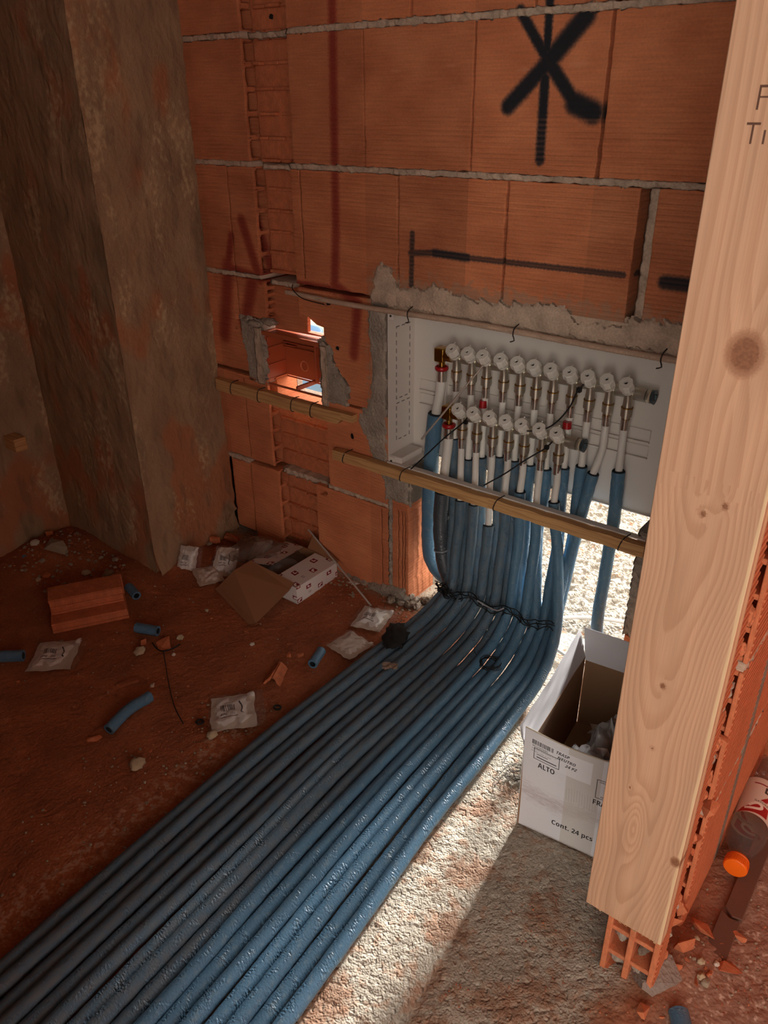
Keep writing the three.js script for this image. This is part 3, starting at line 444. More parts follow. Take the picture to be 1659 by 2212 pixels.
// ---------------------------------------------------------------- manifold cabinet
{
  const t = thing('manifold_cabinet', 'open white manifold cabinet built into the brick wall above the pipe opening', 'cabinet', [.600, .384, -.100]);
  const W = .644, H = .366, D = .101;
  const wm = mat(0xded5cc, .5), dash = canvasTex(128, 512, (g, w, h) => { g.fillStyle = '#ded5cc'; g.fillRect(0, 0, w, h); g.strokeStyle = '#5d5a58'; g.lineWidth = 3; g.setLineDash([15, 11]); g.strokeRect(38, 60, 66, 236); g.strokeRect(38, 312, 66, 128); });
  mesh('back_panel', [box(0, W, .0, H, -.002, 0), box(.01, W - .01, .002, .004, 0, .004)], wm, t);
  const side = box(-.001, .001, -.004, H, 0, D), su = side.attributes.uv, sp = side.attributes.position; for (let i = 0; i < sp.count; i++) su.setXY(i, 1 - sp.getZ(i) / D, (sp.getY(i) + .004) / (H + .004));
  mesh('side_panel', side, mat(0xffffff, .5, { map: dash }), t); mesh('side_panel', box(W - .001, W + .001, -.02, H, 0, D), wm, t);
  mesh('top_panel', box(0, W, H - .001, H + .001, 0, D), wm, t);
  mesh('corner_plate', rbox(.001, .016, H - .022, H - .001, D - .003, D, .001), wm, t); mesh('corner_plate', rbox(.001, .016, -.004, .016, D - .003, D, .001), wm, t);
  for (const y of [H - .012, .005]) { const g = new THREE.CylinderGeometry(.0026, .0026, .003, 14); g.rotateX(Math.PI / 2); g.translate(.008, y, D); mesh('screw', g, mat(0x4a4036, .5, { metalness: .6 }), t); }
  mesh('bottom_ledge', [rbox(.001, .036, .0, .018, .012, D - .004, .002), rbox(.001, .052, -.004, .003, .004, D, .001)], wm, t);
  mesh('bottom_lip', box(.0, W - .002, .0005, .0035, D - .010, D + .006), wm, t);
  // raised mounting rail with two shallow channels
  for (const y of [.166, .132]) mesh('mounting_rail', [rbox(.02, W - .058, y, y + .022, 0, .004, .0015), rbox(.02, W - .058, y - .006, y - .003, 0, .007, .001)], wm, t);
  mesh('bracket', [rbox(.085, .10, .10, .28, .002, .012, .001), rbox(.085, .135, .245, .275, .002, .02, .001)], wm, t);
}
// ---------------------------------------------------------------- manifolds
const nickel = phys({ color: 0xd2ccbc, roughness: .34, metalness: .9 }), chrome = phys({ color: 0xd8d4cc, roughness: .22, metalness: .9 }), brass = phys({ color: 0xb5893f, roughness: .3, metalness: 1 }), knobM = mat(0xe4ddd2, .5), redM = phys({ color: 0xa81318, roughness: .35 }), socket = mat(0x2b2320, .7);
const KD = V(0, .755, .656).normalize();
function knobGeo() {
  const ring = [[.0001, .0140], [.0040, .0140], [.0042, .0236]].map((p) => new THREE.Vector2(...p)), oct = [[.0041, .0236], [.0132, .0236], [.0145, .0225], [.0149, .0200], [.0147, .0060], [.0128, .0030]].map((p) => new THREE.Vector2(...p)), low = [[.0128, .0030], [.0125, -.0035], [.0110, -.0062], [.0001, -.0064]].map((p) => new THREE.Vector2(...p));
  const flat = (g) => { g = g.toNonIndexed(); g.computeVertexNormals(); return g; };
  const out = [new THREE.LatheGeometry([...ring].reverse(), 18), flat(new THREE.LatheGeometry([...oct].reverse(), 8)), new THREE.LatheGeometry([...low].reverse(), 20)];
  for (let k = 0; k < 8; k++) { const b = new RoundedBoxGeometry(.0016, .011, .0016, 1, .0006); b.translate(0, .0125, .0145); b.rotateY(k * Math.PI / 4); out.push(b); }
  const nub = new THREE.ConeGeometry(.0018, .004, 6); nub.rotateX(Math.PI / 2); nub.translate(0, .021, -.0155); out.push(nub); return merge(out);
}
const kGeo = orient(knobGeo(), KD.clone().multiplyScalar(-.0236), KD), hole = orient(new THREE.CylinderGeometry(.0033, .0033, .006, 14), KD.clone().multiplyScalar(-.0075), KD);
const base = KD.clone().multiplyScalar(-.0236);
const bodyGeo = merge([sweep([base.clone().addScaledVector(KD, .003), base.clone().addScaledVector(KD, -.010), V(0, -.038, -.0245), V(0, -.047, -.025), V(0, -.056, -.025)], (t) => t < .12 ? .0088 : t < .55 ? .0076 + .0012 * t : .0086 + .0010 * ss(.6, 1, t), 16, { step: .003 }), orient(new THREE.CylinderGeometry(.0085, .0085, .03, 14), V(0, -.029, -.034), V(0, 0, 1))]);
const hexG = (r, h, y, n = 6) => { const g = new THREE.CylinderGeometry(r, r, h, n); g.rotateY(.35); g.translate(0, y, -.025); return g; };
const nutGeo = merge([hexG(.0128, .0135, -.066), hexG(.0112, .002, -.0735, 18), hexG(.0112, .002, -.0585, 18), hexG(.0096, .006, -.0765, 6)]), ringA = hexG(.0119, .0018, -.0572, 20), ringB = hexG(.0086, .0022, -.0802, 18);
function manifold(label, xs, y, z, xl, xr, red) {
  const t = thing('manifold', label, 'manifold', [0, y, z]);
  const bz = -.034, by = -.029;
  const bar = []; { const g = new THREE.CylinderGeometry(.0118, .0118, xr - xl - .02, 20); g.rotateZ(Math.PI / 2); g.translate((xl + xr) / 2, by, bz); bar.push(g); for (const x of xs) { const c = new THREE.CylinderGeometry(.0128, .0128, .014, 20); c.rotateZ(Math.PI / 2); c.translate(x, by, bz); bar.push(c); } }
  mesh('bar', bar, nickel, t);
  xs.forEach((x) => { const b = mesh('valve_body', bodyGeo, nickel, t); b.position.x = x; const k = mesh('knob', kGeo, knobM, b); k.rotation.set(0, 0, 0); mesh('socket', hole, socket, b); mesh('union_nut', nutGeo, nickel, b); mesh('brass_ring', ringA, brass, b); mesh('brass_ring', ringB, brass, b); });
  const e = (g, x) => { g.rotateZ(Math.PI / 2); g.translate(x, by, bz); return g; };
  mesh('end_plug', [e(new THREE.CylinderGeometry(.0145, .0145, .016, 8), xr - .008), e(new THREE.CylinderGeometry(.0118, .0118, .006, 18), xr + .004)], nickel, t);
  mesh('end_seal', e(new THREE.CylinderGeometry(.0135, .0135, .003, 20), xr + .008), mat(0xc9b79a, .6), t); mesh('end_cap', [e(new THREE.CylinderGeometry(.0125, .0145, .007, 20), xr + .013), rbox(xr + .015, xr + .020, by - .006, by + .006, bz - .004, bz + .004)], phys({ color: 0x55666e, roughness: .35, metalness: .7 }), t);
  // brass elbow down to the feed pipe
  mesh('elbow', [e(new THREE.CylinderGeometry(.0138, .0138, .028, 16), xl + .014), rbox(xl - .014, xl + .012, by - .016, by + .016, bz - .014, bz + .014, .004)], brass, t);
  const st = new THREE.CylinderGeometry(.0068, .0075, .026, 16); st.translate(xl, by - .026, bz); mesh('brass_stub', st, brass, t);
  return { t, feed: V(xl, y + by - .036, z + bz) };
}
const UX = [.746, .786, .824, .867, .907, .945, .984, 1.026, 1.065, 1.105, 1.144], LX = [.784, .823, .864, .904, .942, .984, 1.023];
const UY = .680, UZ = -.035, LY = .5595, LZ = -.008;
const mu = manifold('upper heating manifold with eleven white knobs in the white cabinet', UX, UY, UZ, .700, 1.176, 0);
const ml = manifold('lower heating manifold with seven white knobs in front of the upper one', LX, LY, LZ, .742, 1.058, 1);
{ const g = new THREE.CylinderGeometry(.009, .010, .014, 14); g.translate(1.028, .004, -.040); mesh('red_cap', g, redM, ml.t); const g2 = new THREE.CylinderGeometry(.008, .009, .016, 14); g2.translate(.822, .004, -.046); mesh('red_cap', g2, redM, ml.t); }
// ---------------------------------------------------------------- insulated pipes
const filmMap = tex(512, 512, (px, py) => { const x = px / 512, y = py / 512; const d = ss(.1, .55, fbm(x * 5, y * 9, 4)); const s = ss(.55, .7, fbm(x * 60, y * 60 + 4, 2)); return mix3(mix3([84, 120, 146], [102, 130, 148], d), [160, 148, 134], s * .35); });
const filmBump = tex(512, 512, (px, py) => { const x = px / 512, y = py / 512; const cr = fbm(x * 9 + y * 12, y * 54, 3), w = ss(-.05, .45, fbm(x * 2.5, y * 7, 2)); return .5 + .45 * cr * (.18 + w) + .04 * fbm(x * 40, y * 40, 2); }, false);
for (const t of [filmMap, filmBump]) { t.repeat.set(1 / .0817, 1 / .30); }
const film = phys({ map: filmMap, bumpMap: filmBump, bumpScale: .0021, roughness: .38, color: 0xffffff, specularIntensity: .6 });
const shadeDustMap = tex(512, 512, (px, py) => { const x = px / 512, y = py / 512, d = ss(-.45, .35, fbm(x * 4, y * 6, 4) + .35 * fbm(x * 70, y * 60, 2)), s = ss(.5, .7, fbm(x * 60, y * 60 + 4, 2)); return mix3(mix3([82, 106, 124], [102, 110, 114], d * .7), [150, 138, 124], s * .3); });  // dust specks plus a greyer tone: shade on the left pipes put into colour
shadeDustMap.repeat.copy(filmMap.repeat); const shadeDustFilm = phys({ map: shadeDustMap, bumpMap: filmBump, bumpScale: .0026, roughness: .48, color: 0xffffff, specularIntensity: .5 });
const foamEnd = mat(0x1c2127, .9), corePl = mat(0xe2dcd3, .45), greyFilm = phys({ color: 0x454a50, roughness: .38, bumpMap: filmBump, bumpScale: .003 });
const G = 'blue insulated heating pipes from the manifolds';
// split a course of points at a height: the bare white pipe above, blue sleeve below
function insulated(label, pts, yBlue, o = {}) {
  const rc = o.rc ?? .0076, rb = o.rb ?? .0125, cv = new THREE.CatmullRomCurve3(pts, false, 'centripetal'), n = 160; let cut = 0; const all = cv.getSpacedPoints(n);
  while (cut < n - 2 && all[cut].y > yBlue) cut++;
  const top = pts[0], t = thing('insulated_pipe', label, 'pipe', [top.x, top.y, top.z], 0, G), off = top.clone().negate(), mv = (g) => { g.translate(off.x, off.y, off.z); return g; };
  mesh('bare_pipe', mv(sweep(all.slice(0, cut + 6), rc, 14, { step: .008 })), corePl, t);
  const sl = mv(sweep([all[0], V(all[0].x, all[0].y - (o.sl ?? .025), all[0].z)], (q) => (o.rs ?? .0086) * (q > .86 && q < .97 ? .93 : 1), 16, { n: 10 })); mesh('press_sleeve', sl, chrome, t);
  const ph = rr(0, 20);
  const uo = rr(0, .08), vo = rr(0, .9), shift = (g) => { const u = g.attributes.uv; for (let i = 0; i < u.count; i++) u.setXY(i, u.getX(i) + uo, u.getY(i) + vo); return g; };
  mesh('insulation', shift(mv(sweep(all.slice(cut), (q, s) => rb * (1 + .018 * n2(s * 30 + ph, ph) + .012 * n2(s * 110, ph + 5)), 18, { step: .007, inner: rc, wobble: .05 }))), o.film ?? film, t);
  const lip = new THREE.TorusGeometry((rc + rb) / 2, (rb - rc) / 2, 6, 20); const dir = all[cut + 1].clone().sub(all[cut]).normalize(); lip.applyQuaternion(new THREE.Quaternion().setFromUnitVectors(V(0, 0, 1), dir)); lip.scale(1, 1, 1); lip.translate(all[cut].x, all[cut].y, all[cut].z); mesh('foam_end', mv(lip), foamEnd, t);
  return t;
}
const ord = ['first', 'second', 'third', 'fourth', 'fifth', 'sixth', 'seventh', 'eighth', 'ninth', 'tenth', 'eleventh'];
const uBlue = [.464, .432, .435, .45, .455, .45, .457, .462, .483, .469, .487], lBlue = [.335, .325, .285, .338, .399, .345, .392];
const order = ['u0', 'l0', 'u1', 'l1', 'u2', 'l2', 'u3', 'l3', 'u4', 'l4', 'u5', 'l5', 'u6', 'u7', 'u8', 'l6'];
order.forEach((k, i) => {
  const up = k[0] === 'u', q = +k[1], x = up ? UX[q] : LX[q], y = (up ? UY : LY) - .078, z = (up ? UZ : LZ) - .025;
  const xt = .776 + i * .0202, f1 = .734 + .0243 * i, f2 = .730 + .0262 * i, f3 = .757 + .0270 * i, layer = up ? 1 : 0, hid = k === 'u7' || k === 'u8';
  const yt = (up ? .094 : .105), zt = (up ? -.003 : .0085) - (hid ? .006 : 0), hi = .0122 + (i % 2 ? 0.0055 : 0);
  const gap = k === 'u5' ? .012 : k === 'u6' ? .014 : k === 'u2' ? .006 : 0, wob = (a) => .003 * n2(i * 3.7, a);
  const pts = [V(x, y, z), V(x + wob(1), mix(y, .40, .5), z), V(x + wob(1.5), .385, z - .001), V(mix(x, xt, .35) + wob(2) - gap, .29, z + (up ? .002 : .004)), V(mix(x, xt, .75) - gap * .6, .185, mix(z, zt, .55)), V(xt, yt, zt),
    V(mix(xt, f1, .5), .043 + (up ? 0 : .010), .050 + (up ? 0 : .004)), V(mix(xt, f1, .85), hi + (up ? .006 : .012), .115), V(f1, hi, .20), V(mix(f1, f2, .4) + wob(3), hi - .0005, .36), V(mix(f1, f2, .9) + wob(4), hi, .55), V(mix(f2, f3, .45) + wob(5), hi, .8), V(f3 + wob(6), hi, 1.03), V(f3 + .018 + wob(7), hi, 1.30), V(f3 + .03, hi, 1.7)];
  insulated(`blue pipe from the ${ord[q]} valve from the left on the ${up ? 'upper' : 'lower'} manifold`, pts, up ? uBlue[q] : lBlue[q], { film: i < 9 ? shadeDustFilm : film });
});
insulated('blue pipe from the tenth valve from the left on the upper manifold', [V(1.105, UY - .078, -.06), V(1.104, .52, -.06), V(1.094, .47, -.056), V(1.082, .38, -.052), V(1.072, .29, -.05), V(1.062, .19, -.05), V(1.050, .10, -.058), V(1.03, .04, -.09), V(.98, .016, -.16), V(.80, .014, -.24)], uBlue[9]);
insulated('blue pipe hanging alone from the rightmost valve of the upper manifold', [V(1.144, UY - .078, -.06), V(1.144, .55, -.06), V(1.145, .49, -.06), V(1.149, .38, -.06), V(1.147, .23, -.06), V(1.146, .10, -.06), V(1.155, .035, -.075), V(1.19, .016, -.135), V(1.26, .014, -.20), V(1.42, .013, -.30)], uBlue[10], { rb: .0135 });
const feedO = { rc: .0112, rb: .0185, rs: .0122, sl: .026 };
const fu = insulated('thick blue insulated feed pipe at the far left, curving down from the upper manifold', [mu.feed, V(.697, .56, -.069), V(.688, .50, -.066), V(.683, .42, -.062), V(.6825, .34, -.058), V(.685, .26, -.052), V(.690, .18, -.047), V(.70, .125, -.045), V(.725, .085, -.055), V(.76, .045, -.09), V(.80, .022, -.19), V(.76, .019, -.42), V(.60, .018, -.9)], .515, feedO);
const fl = insulated('thick grey-sleeved feed pipe hanging from the left end of the lower manifold', [ml.feed, V(.742, .46, -.042), V(.737, .40, -.041), V(.733, .33, -.038), V(.735, .25, -.03), V(.748, .18, -.02), V(.764, .125, -.018), V(.775, .09, -.03), V(.79, .06, -.06)], .326, { ...feedO, film: greyFilm });
for (const [t, r] of [[fu, .0125], [fl, .0125]]) { const g = new THREE.TorusGeometry(r, .0035, 10, 24); g.rotateX(Math.PI / 2); g.scale(1, 1.5, 1); g.translate(0, .004, 0); mesh('red_collar', g, redM, t); }
{ const g = new THREE.TorusGeometry(.0185, .0022, 8, 24); g.rotateX(Math.PI / 2); g.rotateZ(.2); const m = mesh('cable_tie', g, mat(0x8d8f96, .4)); m.position.set(.7475, .182, -.021); tag(m, 'clear plastic tie round the lower end of the grey-sleeved feed pipe', 'cable tie'); }
// loose blue pipes lying outside
tag(mesh('outdoor_pipe', sweep([V(.30, .02, -1.3), V(.62, .02, -.62), V(.80, .022, -.38), V(.86, .022, -.25), V(.84, .02, -.17)], .0135, 14), film), 'blue pipe lying on the sunlit ground seen between the hanging pipes', 'pipe');
{ const g = new THREE.LatheGeometry([[.0001, 0], [.105, 0], [.12, .02], [.125, .33], [.13, .335], [.13, .35], [.118, .35], [.112, .03], [.0001, .03]].map((p) => new THREE.Vector2(...p)), 32); g.translate(-.56, -.004, -.86); tag(mesh('blue_bucket', g, mat(0x6f93b8, .5)), 'blue bucket outside, seen through the small hole above the junction box', 'bucket'); }
tag(mesh('white_tube', sweep([V(.98, .012, -.13), V(1.06, .012, -.20), V(1.15, .014, -.24), V(1.26, .012, -.28)], .005, 8), whitePl), 'thin white plastic tube on the sunlit ground outside the opening', 'tube');
tag(mesh('white_tube', sweep([V(1.04, .010, -.05), V(1.12, .010, -.03), V(1.22, .010, -.05)], .004, 8), whitePl), 'thin white plastic tube lying in the pipe opening beside the open white box', 'tube');
{ const g = shard(.06, .075, .05, 12); g.translate(.655, 0, -.17); tag(mesh('stone_block', g, mat(0xd8c298, .9)), 'pale stone block outside at the left foot of the pipe opening', 'block'); }

// ---------------------------------------------------------------- ties, wire and scraps on the pipes
const strap = (pts, r = .0016) => sweep(pts.map((p) => V(...p)), r, 6, { step: .005, flatten: .6 });
tag(mesh('cable_tie', [strap([[.812, .545, -.012], [.800, .528, -.010], [.762, .487, .006], [.722, .44, .018], [.686, .398, .028]]), rbox(.802, .811, .526, .534, -.014, -.007, .001)], blackPl), 'black cable tie with a long tail hanging down left from the lower manifold', 'cable tie');
tag(mesh('cable_tie', [strap([[1.016, .535, -.012], [1.005, .520, -.010], [.968, .488, .004], [.925, .447, .012], [.874, .404, .012]]), rbox(1.001, 1.010, .516, .525, -.014, -.006, .001)], blackPl), 'black cable tie with a straight tail near the right end of the lower manifold', 'cable tie');
tag(mesh('cable_tie', [strap([[1.060, .660, -.036], [1.051, .646, -.030], [1.041, .612, -.022], [1.012, .570, -.016], [.984, .552, -.012], [.958, .546, -.008]], .0018), rbox(1.047, 1.056, .642, .652, -.040, -.030, .001)], blackPl), 'black cable tie with a curled tail hanging from the upper manifold', 'cable tie');
tag(mesh('cable_tie', strap([[.829, .657, -.036], [.80, .612, -.018], [.755, .545, -.002], [.704, .472, .012]], .0022), mat(0xb9aa9c, .5)), 'pale straight cable tie tail slanting across the thick blue feed pipe', 'cable tie');
{
  const l = [], yb = (x) => .108 + .008 * Math.sin(x * 60) + .01 * (x - .78) / .3;
  for (const [o, ph] of [[0, 0], [.008, 1.3], [-.010, 2.1]]) { const p = []; for (let k = 0; k <= 26; k++) { const x = .765 + k * .318 / 26; p.push([x, yb(x) + o + .003 * n2(k, ph), .031 + .0045 * Math.sin(k * 1.9 + ph) - Math.abs(o) * .2]); } l.push(wire(p, .0013, 5)); }
  for (let k = 0; k < 14; k++) { const x = .77 + k * .0225; l.push(wire([[x, yb(x) + .008, .033], [x + .010, yb(x) - .004, .036], [x + .004, yb(x) - .014, .033]], .0012, 5)); }
  for (let k = 0; k < 12; k++) { const x = rr(.768, .80), y = yb(x) + rr(-.012, .014); l.push(wire([[x, y, .034], [x + rr(.004, .016), y + rr(-.012, .012), .040], [x + rr(.01, .024), y + rr(-.014, .012), .034]], .0016, 5)); }
  tag(mesh('tie_wire', l, mat(0x14110f, .6, { metalness: .3 })), 'twisted dark tie wire lashing the bundle of blue pipes where they bend', 'wire');
}
tag(mesh('cable_tie', strap([[.888, .118, .036], [.915, .116, .040], [.945, .116, .040], [.958, .125, .034]], .002), mat(0xa9a6ab, .5)), 'pale grey tie in the middle of the lashed blue pipes', 'cable tie');
{ const l = []; for (let k = 0; k < 9; k++) { const p = [], r = rr(.018, .024), cx = .985 + rr(-.003, .003), cz = .128 + rr(-.003, .003); for (let a = 0; a <= 20; a++) { const q = a / 20 * 6.6 + k; p.push([cx + r * Math.cos(q) * 1.1, .034 + .003 * Math.sin(q * 2 + k) + k * .0008, cz + r * Math.sin(q)]); } l.push(wire(p, .0007, 4)); } l.push(wire([[.965, .034, .13], [.93, .036, .11], [.915, .037, .075], [.91, .05, .06]], .0006, 4)); tag(mesh('wire_coil', l, mat(0x241d18, .6, { metalness: .3 })), 'small coil of thin dark wire lying on the bend of the blue pipes', 'wire'); }
{ const g = new THREE.IcosahedronGeometry(1, 4), p = g.attributes.position; for (let i = 0; i < p.count; i++) { const v = V().fromBufferAttribute(p, i), k = 1 + .34 * n3(v.x * 2.1, v.y * 2.1, v.z * 2.1) + .03 * n3(v.x * 4, v.y * 4, v.z * 4); p.setXYZ(i, v.x * k * .028, v.y * k * .011 + .006, v.z * k * .046); } const w = mergeVerts(g); w.computeVertexNormals(); w.rotateY(.5); w.translate(.748, .026, .168); tag(mesh('black_rag', w, mat(0x141313, .85)), 'crumpled black rag lying on the left edge of the pipe bundle', 'rag'); }
function sheet(w, d, nx, nz, f) { const pos = [], uv = [], idx = []; for (let j2 = 0; j2 <= nz; j2++) for (let i = 0; i <= nx; i++) { const u = i / nx, v = j2 / nz, q = f(u, v); pos.push((u - .5) * w + q[0], q[1], (v - .5) * d + q[2]); uv.push(u, 1 - v); } for (let b = 0; b < nz; b++) for (let a = 0; a < nx; a++) { const k = b * (nx + 1) + a; idx.push(k, k + nx + 1, k + 1, k + 1, k + nx + 1, k + nx + 2); } const g = new THREE.BufferGeometry(); g.setAttribute('position', new THREE.Float32BufferAttribute(pos, 3)); g.setAttribute('uv', new THREE.Float32BufferAttribute(uv, 2)); g.setIndex(idx); g.computeVertexNormals(); return g; }
const clearFilm = phys({ color: 0xf2ece6, roughness: .14, transmission: .93, thickness: 0, ior: 1.45, side: THREE.DoubleSide });
{ const g = sheet(.034, .022, 10, 8, (u, v) => [.002 * n2(u * 5, v * 5), .004 * n2(u * 4, v * 4) + .003, 0]); g.rotateY(.6); g.translate(.808, .031, .268); tag(mesh('tape_scrap', g, phys({ color: 0xb9a08a, roughness: .4, transmission: .3, thickness: 0, side: THREE.DoubleSide })), 'scrap of pale adhesive tape stuck on the left part of the pipe bundle', 'tape'); }
// ---------------------------------------------------------------- packets with printed slips
const slip = (seed2) => canvasTex(256, 256, (g, w, h) => { g.fillStyle = '#d9d2cb'; g.fillRect(0, 0, w, h); g.fillStyle = '#b5aaa2'; for (let k = 0; k < 900; k++) { g.globalAlpha = .10; g.fillRect(rnd() * w, rnd() * h, rnd() * 26, 2); } g.globalAlpha = 1; g.fillStyle = '#3a3432'; let x = 60; while (x < 140) { const q = 1 + rnd() * 4; g.fillRect(x, 82, q, 44); x += q + 1 + rnd() * 4; } g.font = 'bold 22px sans-serif'; g.save(); g.translate(56, 158); g.fillText('490', 0, 0); g.font = 'bold 18px monospace'; g.fillText('150', 52, 0); g.fillRect(0, 10, 100, 5); g.restore(); if (seed2) { g.lineWidth = 7; g.strokeStyle = '#332d2c'; g.beginPath(); g.moveTo(160, 70); g.quadraticCurveTo(196, 110, 176, 150); g.lineTo(190, 160); g.stroke(); } });
const slipA = slip(0), slipB = slip(1);
const plasticBag = (map, w, d, ph, plain) => {
  const f = (up) => (u, v) => { const e = Math.min(u, 1 - u, v, 1 - v), b = ss(0, .3, e); return [.0025 * n2(v * 3 + ph, u), (up ? .0012 + .006 * b : 0) + b * .004 * fbm(u * 4 + ph, v * 4, 2) + .0015 * n2(u * 3, v * 3 + ph) + .006 * ss(.16, 0, Math.hypot(u - .95, v - .05)), .0025 * n2(u * 3 + ph, v)]; };
  return { top: sheet(w, d, 26, 26, f(true)), bottom: sheet(w, d, 14, 14, (u, v) => { const q = f(true)(u, v); return [q[0], Math.min(q[1], .0006), q[2]]; }) };
};
function packet(label, x, y, z, turn, w, d, map, tilt = 0, ph = 0, margin = .010, faceDown = false) {
  const t = thing('plastic_packet', label, 'packet', [x, y, z], turn, undefined); t.rotation.order = 'YXZ'; t.rotation.x = tilt;
  w *= 1.42; d *= 1.42;
  const b = plasticBag(map, w, d, ph); const paper = mat(0xffffff, .55, { map: map ?? null, side: THREE.DoubleSide }); if (!map) paper.color.set(0xcbbcb0);
  mesh('paper_insert', [b.top, b.bottom], paper, t);
  const fl2 = sheet(w + margin * 2, d + margin * .8, 20, 14, (u, v) => [margin * .6 + .002 * n2(u * 4, v * 4 + ph), .001 + .0022 * n2(u * 5 + ph, v * 6) + .0032, .0]); mesh('clear_film', fl2, clearFilm, t);
  return t;
}
packet('small white printed packet leaning upright against the foot of the concrete pillar', .066, .024, .232, .35, .040, .056, slipA, 1.05, 1);
packet('white printed packet half hidden behind the brown flap of the small open box', .155, .022, .172, .5, .045, .062, slipB, .55, 2);
packet('crumpled clear packet lying flat left of the brown cardboard flap', .150, .006, .232, 1.1, .05, .056, null, .1, 3);
packet('white printed packet on the dirt between the small box and the pipe bundle', .636, .004, .118, .28, .056, .066, slipA, 0, 4, .014);
packet('blank dusty white packet touching the left edge of the pipe bundle', .662, .005, .236, -.10, .058, .058, null, 0, 5, .004);
packet('white printed packet at the far left lying beside a dark blue pipe offcut', .136, .006, .690, .75, .070, .078, slipB, 0, 6);
packet('white printed packet with a black ring at its corner, mid dirt floor', .615, .005, .566, .86, .066, .074, slipB, 0, 7, .012);
packet('small scrap of white packet lying by the corner of the small printed box', .494, .002, .020, .4, .030, .016, null, 0, 8, .002);
packet('crumpled pale packet standing behind the lid of the small printed box', .205, .035, .085, .2, .04, .05, null, .8, 9, .004);
// clear wrap behind the small box
{ const g = sheet(.30, .18, 40, 26, (u, v) => { const d = Math.sin(u * 3.14), e = Math.sin(Math.min(1, v * 1.2) * 3.14 * .8); return [.012 * n2(u * 3, v * 3), .004 + .085 * Math.pow(d, .8) * e * .85 + .016 * fbm(u * 6, v * 6, 3), .012 * n2(u * 3 + 5, v * 3)]; }); g.translate(.235, .0, .088); tag(mesh('plastic_wrap', g, phys({ color: 0xd8cfc8, roughness: .22, transmission: .9, thickness: 0, side: THREE.DoubleSide })), 'crumpled sheet of clear plastic wrap behind the small open box', 'plastic wrap'); }
